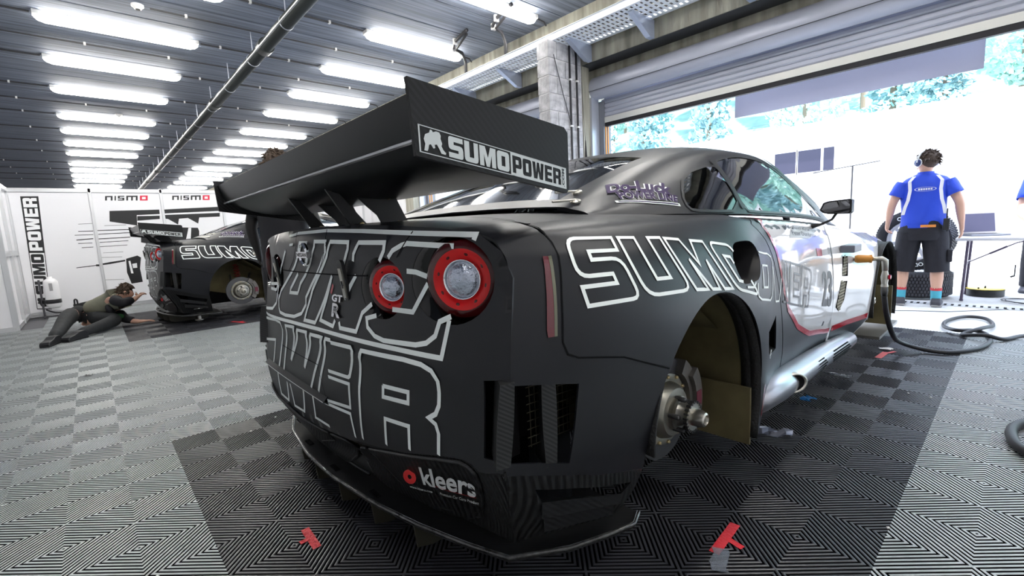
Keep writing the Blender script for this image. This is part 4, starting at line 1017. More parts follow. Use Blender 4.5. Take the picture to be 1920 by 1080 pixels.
    gm.build('diffuser_mesh', MESHM, root)
    bk = MB(); bk.box((.62, -.60, .16), (.66, .75, .5)); bk.build('diffuser_back', BLACK, root)
    # raised pods with their rolled lip
    for sgn in (-1, 1):
        pod = [(y*-sgn, q) for y, q in D['pod']]
        mb = MB(); film(mb, LL, out_R, pod, grid=.06, lift=.010, step=.03)
        mb.build('bumper_pod', CARBF, root, smooth=True)
        mb = MB(); pl = smoothpoly(pod, 1); Pp = [Vector(LL(*p))+Vector((-.006, 0, 0)) for p in pl]; mb.tube(Pp+[Pp[0]], .0055, 6, False); mb.build('pod_lip', CARB, root, smooth=True)
        mb = MB(); mb.tube([Vector(LL(y*-sgn, q))+Vector((-.009, 0, 0)) for y, q in D['podline']], .004, 6, False); mb.build('pod_crease', CARB, root, smooth=True)
    mb = MB(); text_on(mb, 'kleers', D['kleers'], LL, out_R, .013, .025); mb.build('sponsor_decal', mat('white film', (.82, .83, .83), .4), root)
    mb = MB(); text_on(mb, 'www.kleers.com', D['www'], LL, out_R, .013, .005); text_on(mb, 'Premium Car Care Product', D['prem'], LL, out_R, .013, .005); mb.build('sponsor_decal', LINE, root)
    mb = MB(); y0, q0 = D['ball'][0]; c = Vector(LL(y0, q0)); T = frame(c+Vector((-.022, -.010, 0)), (.45, -.89, 0), (0, 0, 1), (-.89, -.45, 0)); mb.add(*ring2(.022, .007, .001, 24), T)
    ribbon(mb, LL, out_R, D['kline'], .0025, .013)
    lab(mb.build('sponsor_decal', mat('red film bright', (.65, .02, .02), .4), root), 'red ring of the sponsor decal')
    mb = MB(); mb.tube([Vector(LL(y, q))+Vector((-.004, 0, 0)) for y, q in D['lip2']], .007, 6); lab(mb.build('diffuser_lip', CARB, root, smooth=True), 'rolled carbon lip under the mesh')
    # carbon corner below the bumper side
    for s in (1, -1):
        op = [(.26, .18), (.93, .22), (.90, .36), (.74, .80), (.40, .86), (.30, .6)]
        f = LS if s == 1 else mir(LS)
        panel('lower_bumper_corner', f, [(0, 0), (1, 0), (1, 1), (0, 1)], [op], CARB, root, grid=.12, step=.06, flip=(s == 1))
        ib = MB(); ib.box((.66, -.72, .2), (.84, -.60, .5))
        if s < 0: ib.V = [(x, -y, z) for x, y, z in ib.V]
        ib.build('bumper_cavity', BLACK, root)
        for qa in (.40, .64):
            mb = MB(); a0 = Vector(LS(.28, qa-.03)); a1 = Vector(LS(.88, qa+.02))
            V = [a0, a1, a1+Vector((-.02, .05, -.02)), a0+Vector((.03, .05, -.02)), a0+Vector((0, 0, -.045)), a1+Vector((0, 0, -.03))]
            if s < 0: V = [Vector((v.x, -v.y, v.z)) for v in V]
            mb.add(V, [(0, 1, 2, 3), (0, 4, 5, 1), (4, 0, 3), (1, 5, 2), (3, 2, 5, 4)]); mb.build('corner_vane', CARBF, root)
    # --- splitter -------------------------------------------------------------------
    right = [(.571, -.712), (.724, -.809), (.857, -.858), (.943, -.882), (1.0, -.86), (1.0, -.75)]
    edge = [(xs_(y), y) for y in np.linspace(-.712, .90, 26)]
    ol = [(1.0, .75), (1.0, .86), (.943, .93), (.857, .93), (.70, .92), (.56, .94)]
    poly = right[::-1]+edge+ol[::-1]
    mb = MB(); mb.prism(poly[::-1], (.112, .126)); dif = mb.build('rear_splitter', CARB, root)
    mb = MB(); lip = [(x, y, .126) for x, y in right[::-1][1:]+edge+ol[::-1][:4]]; mb.tube(lip, .007, 6, False)
    lab(mb.build('splitter_lip', mat('worn carbon edge', (.05, .05, .05), .22, coat=.6, var=(30, .8)), root, smooth=True), 'scuffed glossy lip of the splitter')
    for y in (-.36, -.14, .09, .33, .56, .76):
        x = xs_(y); mb = MB(); mb.prism([(x+.004, .112), (x+.45, .112), (x+.45, .015), (x+.07, .012), (x+.012, .030)], (-.004, .004), T=frame((0, y, 0), (1, 0, 0), (0, 0, 1), (0, -1, 0)))
        mb.build('diffuser_strake', mat('strake laminate', (.035, .032, .022), .5), root)
    for y in (-.12, .18, .50, .80):
        x = xs_(y)+.022; MB().box((x, y-.03, .126), (x+.02, y+.03, .131), bev=.002).build('splitter_tab', BLACK, root)
    # --- wing ----------------------------------------------------------------------
    WA, WC = .27, .72
    def foil(x0, z0, x1, z1, th, n=9):
        """closed section, trailing edge (x0, z0) to leading edge (x1, z1)"""
        P = []
        for i in range(n):
            t = i/(n-1); P.append((x0+(x1-x0)*t, z0+(z1-z0)*t+th*math.sin(math.pi*t**.8)*.35))
        for i in range(n-2, 0, -1):
            t = i/(n-1); P.append((x0+(x1-x0)*t, z0+(z1-z0)*t-th*math.sin(math.pi*t**.8)))
        return P
    flap = foil(.272, 1.312, .300, 1.232, .008)
    mainp = foil(.298, 1.236, .690, 1.180, .034)
    TY = frame((0, -.865, 0), (1, 0, 0), (0, 0, 1), (0, -1, 0))
    w1 = MB(); w1.prism(flap, (-1.73, 0), TY); lab(w1.build('wing_flap', mat('gloss black wing', (.006, .007, .008), .3, spec=.3), root, auto=40), 'rear flap of the wing')
    w2 = MB(); w2.prism(mainp, (-1.73, 0), TY); lab(w2.build('wing_plane', mat('gloss black wing', (.006, .007, .008), .3, spec=.3), root, auto=40), 'main plane of the wing')
    MB().box((.286, -.86, 1.2290), (.300, .86, 1.2350), bev=.002).build('gurney_edge', mat('satin edge', (.60, .60, .63), .25, metal=.6), root)
    EP = [(.258, 1.334), (.266, 1.196), (.682, 1.133), (.692, 1.143), (.692, 1.276), (.680, 1.288)]
    for s in (-1, 1):
        mb = MB(); mb.prism(EP[::-1], (-.005, .005), frame((0, s*.872, 0), (1, 0, 0), (0, 0, 1), (0, -1, 0)))
        ep = mb.build('wing_endplate', CARBF, root, auto=30)
        y = s*(.8785)
        # map: x along the plate (rear to front), y up its lower band
        Qm = quadmap([(.2725, y, 1.203), (.680, y, 1.142), (.680, y, 1.192), (.2725, y, 1.253)]) if s < 0 else quadmap([(.680, y, 1.142), (.2725, y, 1.203), (.2725, y, 1.253), (.680, y, 1.192)])
        W_ = MB()
        def bar(a, b, c, d): W_.add([Qm(a, c), Qm(b, c), Qm(b, d), Qm(a, d)], [(0, 1, 2, 3)])
        bar(0, 1, 0, .035); bar(0, 1, .965, 1); bar(0, .008, 0, 1); bar(.992, 1, 0, 1)
        emblem(W_, Qm, .02, .145, .10, .93); word(W_, 'SUMO', Qm, .16, .545, .10, .90, .10)
        # white field with POWER knocked out
        tot = sum(GW[c] for c in 'POWER')+.5; k = .385/tot; x = .568; hs_ = []; cs = []
        for c in 'POWER':
            for li, cc in enumerate(GLY[c]):
                (hs_ if li == 0 else cs).append([(x+px*GW[c]*k, .13+py*.74) for px, py in rnd(cc)])
            x += (GW[c]+.12)*k
        V, F = fill([(.555, .0), (.9925, .0), (.9925, 1.), (.555, 1.)], hs_, 1e4, 1e4); W_.add([Qm(*v) for v in V], F)
        for c in cs: V, F = fill(c, (), 1e4, 1e4); W_.add([Qm(*v) for v in V], F)
        W_.build('team_decal', mat('white decal', (.60, .63, .63), .4), ep)
        mb = MB(); Q2 = [Qm(.982, .08)+Vector((0, s*.0006, 0)), Qm(.982, .92)+Vector((0, s*.0006, 0)), Qm(.960, .92)+Vector((0, s*.0006, 0)), Qm(.960, .08)+Vector((0, s*.0006, 0))]
        text_on(mb, '.COM', Q2, bold=.03); mb.build('team_decal', BLKF, ep)
    for y in (-.16, .20):
        mb = MB(); TT = frame((0, y, 0), (1, 0, 0), (0, 0, 1), (0, -1, 0))
        mb.prism([(.355, 1.222), (.385, 1.218), (.500, 1.085), (.500, 1.072), (.450, 1.072)], (-.005, .005), TT)
        mb.prism([(.430, 1.222), (.60, 1.195), (.66, 1.072), (.56, 1.072), (.535, 1.12), (.500, 1.15)], (-.004, .004), TT)
        py = mb.build('wing_pylon', BPL, root)
        b = MB()
        for x, z in ((.385, 1.205), (.475, 1.09), (.58, 1.18), (.61, 1.09)): b.lathe([(.001, .009), (.008, .008), (.009, 0), (.009, -.009)], 8, frame((x, y-.004, z), (1, 0, 0), (0, 0, 1), (0, -1, 0)))
        b.build('bolt', GOLDB, py)
        for x in (.47, .60): MB().box((x-.03, y-.03, 1.07), (x+.06, y+.03, 1.092), bev=.004).build('pylon_foot', BPL, py)
    # --- wheel wells, brakes -----------------------------------------------------------
    for s in (1, -1):
        for (cx, cz, rx, rz, a0, a1, hub) in ((ARCX, ARCZ, ARX, ARZ, 178, -20, True), (FAX, .37, .43, .445, 186, -14, False)):
            A = [math.radians(a) for a in np.linspace(a0, a1, 30)]
            prof = [(cx+rx*math.cos(a), cz+rz*math.sin(a)) for a in A]
            prof += [(cx+rx*.93, .20 if hub else .22)]
            def strip(ya, yb, r0=1., r1=1.):
                n = len(prof); V = [(cx+(x-cx)*r0, ya*s, cz+(z-cz)*r0) for x, z in prof]+[(cx+(x-cx)*r1, yb*s, cz+(z-cz)*r1) for x, z in prof]
                return V, [(i, i+1, n+i+1, n+i) for i in range(n-1)]
            o = MB().add(*strip(-1.0, -.965, 1.0, .985)).add(*strip(-.965, -.925, .985, 1.02)).build('arch_lip', mat('textured black liner', (.014, .014, .015), .7, bump=('noise', 130, .6)), root, smooth=True)
            sd = o.modifiers.new('t', 'SOLIDIFY'); sd.thickness = .006; sd.offset = 0
            mb = MB().add(*strip(-.925, -.44, 1.02, 1.05))
            n = len(prof); V = [(x, -.44*s, z) for x, z in [(cx+(x-cx)*1.05, cz+(z-cz)*1.05) for x, z in prof]]
            mb.add(V, [tuple(range(n))])
            mb.add([(cx+rx*.2, -.45*s, .75), (cx+rx*.85, -.45*s, .62), (cx+rx*.85, -.86*s, .62), (cx+rx*.2, -.84*s, .80)], [(0, 1, 2, 3)])
            mb.build('wheel_well', OLIVE, root, auto=50)
            if hub: MB().box((1.595, min(-.975*s, -.55*s), .172), (1.607, max(-.975*s, -.55*s), .40)).build('liner_flap', OLIVE, root)
            if not hub:
                # olive end plate of the front arch hanging down to the floor tray
                MB().box((cx+.33, -.985*s if s > 0 else .60, .14), (cx+.35, -.60*s if s > 0 else .985, .45)).build('wheel_well_plate', OLIVE, root)
                MB().box((cx-.10 if s > 0 else cx-.10, min(-.99*s, -.6*s), .105), (cx+.62, max(-.99*s, -.6*s), .125)).build('front_splitter_end', ALU, root)
            hx, hz = cx+.02, .375
            yd = -.80 if hub else -.78
            T = frame((hx, yd*s, hz), (1, 0, 0), (0, 0, 1), (0, -s, 0)) if s > 0 else frame((hx, -yd, hz), (-1, 0, 0), (0, 0, 1), (0, 1, 0))
            d = MB(); d.lathe([(.10, .0), (.185, .0), (.187, -.003), (.187, -.011), (.175, -.013), (.175, -.019), (.187, -.021), (.187, -.029), (.185, -.032), (.10, -.032)], 48, T)
            dk_ = lab(d.build('brake_disc', STEEL, root, smooth=False, auto=35), 'dark brake disc')
            b = MB(); b.lathe([(.132, .001), (.13, .010), (.118, .013), (.105, .010), (.098, .03), (.085, .045), (.07, .048), (.001, .048)], 40, T)
            b.build('disc_bell', mat('worn bell alloy', (.32, .31, .27), .38, metal=.9), dk_, auto=35)
            bo = MB()
            for k in range(12):
                a = 2*math.pi*k/12; bo.lathe([(.007, .008), (.007, .018), (.004, .022), (.001, .022)], 8, T @ Matrix.Translation((.122*math.cos(a), .122*math.sin(a), 0)))
            bo.build('disc_bolt', GOLDB, dk_)
            h = MB(); h.lathe([(.062, .045), (.06, .062), (.045, .066), (.034, .09), (.034, .10), (.052, .102), (.052, .112), (.030, .113), (.030, .135), (.024, .152), (.018, .156), (.015, .150), (.015, .12), (.001, .12)], 30, T)
            hb = lab(h.build('wheel_hub', ALU, root, auto=30), 'bare wheel hub with drive nut')
            for k in range(5):
                a = 2*math.pi*k/5+.5; MB().lathe([(.009, .05), (.009, .085), (.006, .09), (.001, .09)], 10, T @ Matrix.Translation((.057*math.cos(a), .057*math.sin(a), 0))).build('drive_peg', STEEL, hb, smooth=True)
            tee = MB()
            for k in range(22):
                a = 2*math.pi*k/22; tee.box((-.003, .047, .100), (.003, .056, .115), T @ Matrix.Rotation(a, 4, 'Z'))
            tee.build('hub_teeth', STEEL, hb)
            c = MB(); arc = []
            for k in range(11):
                a = math.radians(-48+96*k/10+8); arc.append(a)
            Pq = [(.195*math.cos(a), .195*math.sin(a)) for a in arc]+[(.140*math.cos(a), .140*math.sin(a)) for a in arc[::-1]]
            c.prism(Pq, (-.055, .028), T); c.prism([(.205*math.cos(a), .205*math.sin(a)) for a in arc[2:9]]+[(.16*math.cos(a), .16*math.sin(a)) for a in arc[8:1:-1]], (.0, .045), T)
            ca = c.build('brake_caliper', mat('caliper metal', (.18, .17, .16), .4, metal=.6), root, auto=30)
            MB().box((.158, -.03, .045), (.195, .03, .047), T).build('caliper_label', mat('blue red label', (.15, .03, .05), .4), ca)
            su = MB(); su.tube([(hx, yd*s+.03*s, hz), (hx+.05, -.45*s, hz+.03)], .045, 12); su.tube([(hx-.1, -.74*s, hz+.12), (hx-.05, -.46*s, hz+.20)], .014, 8); su.tube([(hx-.12, -.74*s, hz-.1), (hx-.1, -.46*s, hz-.12)], .016, 8); su.tube([(hx+.1, -.74*s, hz+.12), (hx+.2, -.46*s, hz+.2)], .014, 8)
            su.build('suspension_arm', STEEL, root, smooth=True)
            sp = MB(); Hx = []
            for k in range(80):
                a = k*.7; Hx.append((hx+.02+.035*math.cos(a), (-.60+.001*k)*s+.035*math.sin(a), hz+.02+.0042*k))
            sp.tube(Hx, .006, 5, False); sp.build('coil_spring', mat('red spring', (.25, .02, .02), .4), root, smooth=True)
    # --- side exhaust pipe ------------------------------------------------------------
    for s in (1, -1):
        mb = MB(); pts = [(1.72, -.90*s, .285), (1.80, -.925*s, .287), (1.98, -.935*s, .29), (2.12, -.935*s, .285), (2.6, -.925*s, .262), (3.1, -.925*s, .238), (3.36, -.92*s, .225), (3.42, -.91*s, .222)]
        mb.tube(pts, [.045, .062, .068, .066, .060, .055, .05, .02], 20); sp = lab(mb.build('side_pipe', SILVER, root, smooth=True), 'silver side exhaust under the door')
        e = MB(); e.lathe([(.056, -.02), (.054, .016), (.046, .018), (.041, .0), (.038, -.03), (.001, -.03)], 22, axT((2.08, -.978*s, .292), (-.50, -.86*s, .02)) @ Matrix.Diagonal((1.25, .85, 1, 1))); e.build('exhaust_outlet', ALU, sp, smooth=True)
        MB().lathe([(.043, .012), (.001, .012)], 22, axT((2.08, -.978*s, .292), (-.50, -.86*s, .02)) @ Matrix.Diagonal((1.25, .85, 1, 1))).build('outlet_bore', BLACK, sp)
        for (xa, xb) in ((2.22, 2.62), (2.74, 3.14)):
            g_ = MB()
            for j in range(5):
                zz = .014*(j-2); x1 = xa+.02*abs(j-2); x2 = xb-.02*abs(j-2)
                r = lambda x: .060-.008*(x-2.2)
                za = lambda x: .284-.046*(x-2.12)
                pp = [(x, -(.930+math.sqrt(max(0, r(x)**2-zz**2))-.002)*s, za(x)+zz) for x in np.linspace(x1, x2, 8)]
                g_.tube(pp, .0045, 5)
            g_.build('heat_slot', BLACK, sp)
        mb = MB(); mb.box((1.70, min(-.86*s, -.5*s), .20), (3.6, max(-.86*s, -.5*s), .235)); mb.build('sill_floor', BPL, root)
    # --- mirror, antenna, roof details, small tape ---------------------------------------
    for s in (1, -1):
        mb = MB(); T = frame((2.98, -.99*s, 1.075), (0, s, 0), (0, 0, 1), (1, 0, 0)) if s > 0 else frame((2.98, .99, 1.075), (0, -1, 0), (0, 0, 1), (1, 0, 0))
        T = frame((2.66, -.99*s, 1.070), (0, -s*.62, 0), (0, 0, .8), (-1, 0, 0))
        hp = [(-.125, -.01), (-.10, .035), (-.06, .045), (.085, .052), (.10, .045), (.10, -.03), (.085, -.042), (-.06, -.038), (-.10, -.03)]
        mb.prism(hp, (-.05, 0), T); mi_ = mb.build('wing_mirror', CARBF, root, auto=40)
        MB().prism([(a*.88, b*.82) for a, b in hp], (.0005, .002), T).build('mirror_glass', mat('mirror', (.75, .75, .78), .03, metal=1), mi_)
        MB().tube([(2.69, -.98*s, 1.04), (2.70, -.96*s, 1.01), (2.74, -.90*s, .985), (2.78, -.85*s, .975)], [.007, .006, .007, .014], 8).build('mirror_arm', BPL, mi_, smooth=True)
    mb = MB(); mb.tube([(2.0, .10, 1.43), (2.0, .10, 1.53)], [.009, .003], 8); mb.tube([(2.0, .10, 1.50), (1.98, .10, 1.85)], [.0018, .001], 5); mb.build('antenna', BPL, root)
    mb = MB(); p, n = nrm(GG, 2.0, 3.35, out_B); mb.lathe([(.001, .003), (.014, .003), (.014, 0)], 4, axT(p, n)); mb.build('roof_pin', ALU, root)
    mb = MB()
    for (a, b) in ((1.08, 3.1), (1.0, 2.6)):
        p, n = nrm(GG, a, b, out_B); mb.lathe([(.018, .0), (.018, .006), (.01, .010), (.001, .010)], 12, axT(p, n)); mb.tube([p+n*.008, p+n*.008+Vector((-.09, .02, -.005))], .004, 6)
    mb.build('window_clip', ALU, root)
    mb = MB(); ribbon(mb, RR, out_R, [(-.175, .905), (-.155, .875)], .012, .002); lab(mb.build('tape_scrap', REDF, root), 'scrap of red and white tape')
    mb = MB(); ribbon(mb, BB, out_B, [(1.70, .9), (1.70, .35)], .02, .003); mb.build('jack_mark', REDF, root)
    mb = MB(); text_on(mb, 'AP', [(1.755, 1.35), (1.80, 1.3), (1.80, 1.5), (1.755, 1.55)], BB, out_B, .002, .02, .3); mb.build('small_decal', LINE, root)
    # air jack legs that hold the car off the floor
    for x in (.80, 3.9):
        for s in (-1, 1):
            j = MB(); j.tube([(x, s*.40, .3), (x, s*.40, .012)], .025, 14); j.lathe([(.055, 0), (.055, .012), (.03, .016)], 16, Matrix.Translation((x, s*.40, 0)), True); j.build('air_jack', ALU, root, smooth=False, auto=40)
    OFF = Vector((0, 0, 0))
    return root
def ring2(ro, ri, h, n):
    V = []
    for r, z in ((ro, 0), (ro, h*.6), ((ro+ri)/2, h), (ri, h*.6), (ri, 0)):
        V += [(r*math.cos(2*math.pi*i/n), r*math.sin(2*math.pi*i/n), z) for i in range(n)]
    F = [(j*n+i, j*n+(i+1) % n, (j+1)*n+(i+1) % n, (j+1)*n+i) for j in range(4) for i in range(n)]
    return V, F
car = build_car('dark race car with pale outlined lettering raised on air jacks in the foreground', 'dark race cars in the garage')

# ---------------------------------------------------------------- ceiling fittings
TUBE = mat('lit diffuser', (.9, .9, .9), .5, emit=(1, .965, .90), es=TUBE_POWER)
WPL = mat('white plastic', (.75, .75, .74), .4)
LY = [-2.55, -.90, .72, 2.80, 4.425, 6.04, 7.65, 9.30, 11.39, 12.99, 14.68, 16.32, 18.46, 20.08, 21.7, 23.35, 25.45, 27.1, 28.7, 30.4, 32.5, 34.1]
def lamp(x, y, label, group):
    t = thing('ceiling_light', label, 'light', (x, y, H), group)
    L = 1.56
    def sec(w, h0, h1):
        a = MB(); n = 10; V = []; xs = [0, .03, .09, L-.09, L-.03, L]; ws = [.35, .75, 1, 1, .75, .35]
        for xx, k in zip(xs, ws):
            for j in range(n+1):
                an = math.pi*j/n; V.append((xx, w*k*math.cos(an), -h0-(h1-h0)*k*math.sin(an)))
        F = [(i*(n+1)+j, (i+1)*(n+1)+j, (i+1)*(n+1)+j+1, i*(n+1)+j+1) for i in range(5) for j in range(n)]
        F += [tuple(range(n+1)), tuple(5*(n+1)+j for j in reversed(range(n+1)))]
        return a.add(V, F)
    sec(.072, .045, .115).build('diffuser', TUBE, t, smooth=True)
    MB().box((-.012, -.062, -.05), (L+.012, .062, 0), bev=.01).build('housing', WPL, t)
    return t
l0 = None
index_kids()
rows = [('left', -.33), ('right', 2.88)]
for side_, x in rows:
    for i, y in enumerate(LY):
        ORD = ['nearest', 'second nearest', 'third nearest', 'fourth nearest', 'fifth nearest', 'sixth nearest', 'seventh nearest', 'eighth nearest', 'ninth nearest', 'tenth nearest', 'eleventh nearest', 'twelfth nearest']
        k = i-3
        if k < 0: lb = 'lit ceiling light of the %s row behind the viewer, %s from the door bay' % (side_, ('farthest', 'middle', 'nearest')[i])
        elif k < 12: lb = '%s lit fluorescent ceiling light in view in the %s row' % (ORD[k], side_)
        else: lb = 'lit ceiling light at the far end of the %s row beyond the partition' % side_
        if l0 is None: l0 = lamp(x, y, lb, 'fluorescent lights of the left row'); index_kids(); o = l0
        else: o = dup(l0, (x, y, H))
        o['label'] = lb; o['group'] = 'fluorescent lights of the %s row' % side_
# conduits along the planks with their clips
CBL = mat('dark conduit', (.03, .03, .035), .5)
clipm = bpy.data.meshes.new('clip'); q = MB().box((-.012, -.02, -.035), (.012, .02, 0)); clipm.from_pydata([Vector(v) for v in q.V], [], q.F); clipm.materials.append(WPL)
for i, y in enumerate(LY[2:16]):
    off = .0
    t = thing('conduit', 'dark ceiling conduit in line with the %s lights' % (ORD+['thirteenth nearest', 'fourteenth nearest'])[max(0, i-1)] if i else 'dark ceiling conduit in line with the lights just behind the viewer', 'cable', (-4, y, H), 'conduits along the ceiling')
    for P in ([(0, off, -.02), (3.64, off, -.02)], [(5.27, off, -.02), (6.84, off, -.02)], [(8.48, off, -.02), (8.62, off, -.03), (8.66, off, -.07)]): MB().tube(P, .011, 6).build('tube', CBL, t)
    for x in (.5, 1.4, 2.3, 3.2, 5.5, 5.95, 6.4): put('clip', clipm, t, (x, off, 0))
for y, w_ in ((5.23, 'second and third'), (10.35, 'fifth and sixth'), (6.85, 'third and fourth')):
    t = thing('conduit', 'thin dark conduit crossing the ceiling between the %s nearest lights' % w_, 'cable', (-4, y, H), 'plain conduits across the ceiling')
    MB().tube([(4.66 if y < 6 else 0, 0, -.02), (8.6, 0, -.02)], .009, 6).build('tube', CBL, t)
    for x in ((5.0, 5.9, 6.8, 7.7) if y < 6 else (3.2, 4.1, 5.0, 5.9, 6.8, 7.7)): put('clip', clipm, t, (x, 0, 0))
# bundle loops of cable near the tray
for (y, lb) in ((3.25, 'black cable bundle looping from the ceiling to the tray, nearer one'), (4.15, 'black cable bundle looping from the ceiling to the tray, farther one')):
    t = thing('cable_loop', lb, 'cable', (4.1, y, H))
    MB().tube([(-.15, -.55, -.02), (-.1, -.2, -.05), (0, 0, -.06), (.18, .02, -.08), (.22, .0, -.2), (.22, 0, -.42)], .022, 8).tube([(-.12, -.5, -.05), (.02, -.05, -.09), (.16, -.02, -.12), (.2, -.04, -.25), (.2, -.03, -.42)], .016, 8).build('bundle', CBL, t, smooth=True)
    for p in ((-.1, -.2, -.06), (.02, 0, -.07)): MB().box((p[0]-.03, p[1]-.015, p[2]-.03), (p[0]+.03, p[1]+.015, p[2]+.05)).build('clip', WPL, t)
# big duct pipe
t = thing('ceiling_pipe', 'long dark round pipe slung under the ceiling along the garages', 'pipe', (1.71, 0, 3.40))
PIPE = mat('dark pvc pipe', (.035, .04, .04), .35)
ys = [-4.5]+[1.75+3.05*k for k in range(11)]
MB().tube([(0, -4.5, 0), (0, 35.9, 0)], .075, 20).build('pipe', PIPE, t, smooth=True)
for k in range(12):
    y = 1.75+3.03*k; MB().lathe([(.077, -.07), (.092, -.07), (.092, .07), (.077, .07)], 20, axT((0, y, 0), (0, 1, 0))).build('socket', PIPE, t, auto=30)
for k in range(26):
    y = -.2+1.38*k
    MB().lathe([(.077, -.008), (.081, -.008), (.081, .008), (.077, .008)], 16, axT((0, y, 0), (0, 1, 0))).tube([(0, y, .07), (0, y, .36)], .006, 5).build('hanger', GALV, t)
MB().tube([(-.10, -4.5, -.05), (-.10, 35.9, -.05)], .012, 6).build('side_conduit', mat('pale conduit', (.35, .36, .36), .4), t)
# smoke detectors
for (x, y, lb) in ((.55, 5.25, 'round white smoke detector between the first two lights of the left row'), (.6, 11.0, 'small white smoke detector far along the left row of lights')):
    t = thing('smoke_detector', lb, 'detector', (x, y, H))
    MB().lathe([(.001, -.05), (.035, -.048), (.045, -.03), (.06, -.022), (.06, 0)], 20).build('housing', WPL, t, smooth=True)
    MB().lathe([(.022, -.049), (.022, -.056), (.001, -.056)], 12).build('sensor', BPL, t)

# perforated cable tray along the beam
TRAYM = mat('galvanised tray', (.82, .86, .92), .35, metal=.15)
t = thing('cable_tray', 'perforated galvanised cable tray running along the beam over the doors', 'cable tray', (4.22, 2, 3.26))
OFF = Vector((4.22, 2, 3.26))
mb = MB(); mb.box((4.22, -4.5, 3.255), (4.224, 9.0, 3.33)); mb.box((4.205, -4.5, 3.326), (4.225, 9.0, 3.33)); mb.box((4.72, -4.5, 3.255), (4.724, 9.0, 3.33)); mb.build('side_rail', TRAYM, t)
mb = MB()
for x in (4.222, 4.305, 4.40, 4.49, 4.58, 4.665): mb.box((x, -4.5, 3.255), (x+.030, 9.0, 3.2575))
mb.box((4.69, -4.5, 3.255), (4.724, 9.0, 3.2575))
y = -4.5
while y < 9:
    mb.box((4.222, y, 3.2552), (4.722, y+.034, 3.2572)); y += .06
mb.build('perforated_floor', TRAYM, t)
cb = MB()
for x, r in ((4.34, .018), (4.40, .014), (4.52, .02), (4.60, .012)): cb.tube([(x+.01*math.sin(q), -4.5+q*1.35, 3.262+r) for q in range(11)], r, 7)
cb.build('cable', CBL, t, smooth=True)
for k in range(8):
    y = -1.92+1.07*k
    if 2.2 < y < 2.5: y -= .2
    b = MB(); b.prism([(4.32, 3.235), (4.32, 3.252), (4.75, 3.252), (4.75, 3.06), (4.66, 3.06)], (-.03, .03), frame((0, y, 0), (1, 0, 0), (0, 0, 1), (0, -1, 0)))
    b.build('bracket', mat('bracket steel', (.45, .50, .62), .4, metal=.5), t)
OFF = Vector((0, 0, 0))
# pipes down the pillar
for x, lb in ((4.50, 'black conduit down the block pillar, farther from the door frame'), (4.63, 'black conduit down the block pillar, next to the door frame')):
    t = thing('wall_conduit', lb, 'pipe', (x, 2.285, 0))
    MB().tube([(0, 0, .0), (0, 0, 3.24)], .012, 8).build('tube', CBL, t, smooth=True)
    for z in (.5, 1.1, 1.7, 2.27, 2.83): MB().box((-.022, -.016, z), (.022, .016, z+.02)).build('clip', WPL, t)
t = thing('slack_cable', 'thin black cable slanting across the block pillar', 'cable', (4.2, 2.28, 2.3))
MB().tube([(0, 0, .78), (.15, 0, .35), (.30, 0, -.02)], .005, 5).build('cable', CBL, t)

# ---------------------------------------------------------------- outside the doors
t = thing('hanging_banner', 'plain blue-grey banner hanging outside below the door shutter', 'banner', (5.50, -.33, 2.17))
mb = MB(); V = []; F = []
for i in range(13):
    y = 1.01-2.02*i/12
    for j in range(4): V.append((.008*math.sin(i*1.1+j), y, .0+.13*j))
F = [(i*4+j, i*4+j+1, i*4+4+j+1, i*4+4+j) for i in range(12) for j in range(3)]
o = mb.add(V, F).build('cloth', mat('blue grey banner cloth', (.62, .62, .80), .6), t, smooth=True); sd = o.modifiers.new('t', 'SOLIDIFY'); sd.thickness = .004
MB().tube([(0, -1.03, .39), (0, 1.03, .39)], .012, 8).build('rod', GALV, t)
MB().box((-.01, -1.0, .39), (.01, -.98, .75)).box((-.01, .98, .39), (.01, 1.0, .75)).build('strap', GALV, t)

t = thing('pit_building', 'long white building across the pit lane with a small window strip', 'building', (16, 4, 0))
OFF = Vector((16, 4, 0))
MB().box((16, -6, 0), (19, 30, 3.45)).build('wall', PITW, t)
MB().box((15.6, -6, 3.45), (19.2, 30, 3.58)).build('roof', PITW, t)
DWIN = mat('dark tinted window', (.035, .035, .06), .35)
for (y0, y1) in ((3.10, 3.68), (2.45, 3.04), (2.12, 2.38), (8.1, 9.4), (6.0, 7.2)):
    fr = MB().box((15.93, y0-.04, 2.18), (16, y1+.04, 2.92)).build('window', PITW, t)
    MB().box((15.92, y0, 2.23), (15.935, y1, 2.87)).build('pane', DWIN, fr)
MB().box((15.9, 1.9, 2.1), (15.97, 3.9, 2.14)).box((15.9, 1.7, 1.9), (15.94, 6, 1.93)).box((15.9, 1.7, 1.3), (15.94, 6, 1.33)).box((15.9, 1.7, .8), (15.94, 6, .83)).build('rail', mat('grey rail', (.4, .4, .45), .5), t)
OFF = Vector((0, 0, 0))
t = thing('signal_stand', 'thin dark pole stand with a crossbar in front of the white building', 'stand', (9.0, .25, 0))
MB().tube([(0, 0, 0), (0, 0, 1.75)], .012, 6).tube([(0, .55, 1.70), (0, -.35, 1.78)], .008, 5).tube([(0, -.25, 0), (0, 0, .5), (0, .25, 0)], .01, 5).build('pole', CBL, t)
t = thing('scaffold_frame', 'thin grey scaffold frame standing in the pit lane seen under the wing', 'frame', (9.5, 8.2, 0))
MB().tube([(0, 0, 0), (0, 0, 2.0), (0, -.55, 2.0), (0, -.55, 0)], .016, 6).tube([(0, 0, 1.5), (0, -.55, 1.5)], .012, 5).tube([(0, 0, 1.0), (0, -.55, 1.0)], .012, 5).build('tube', mat('grey rail', (.4, .4, .45), .5), t)

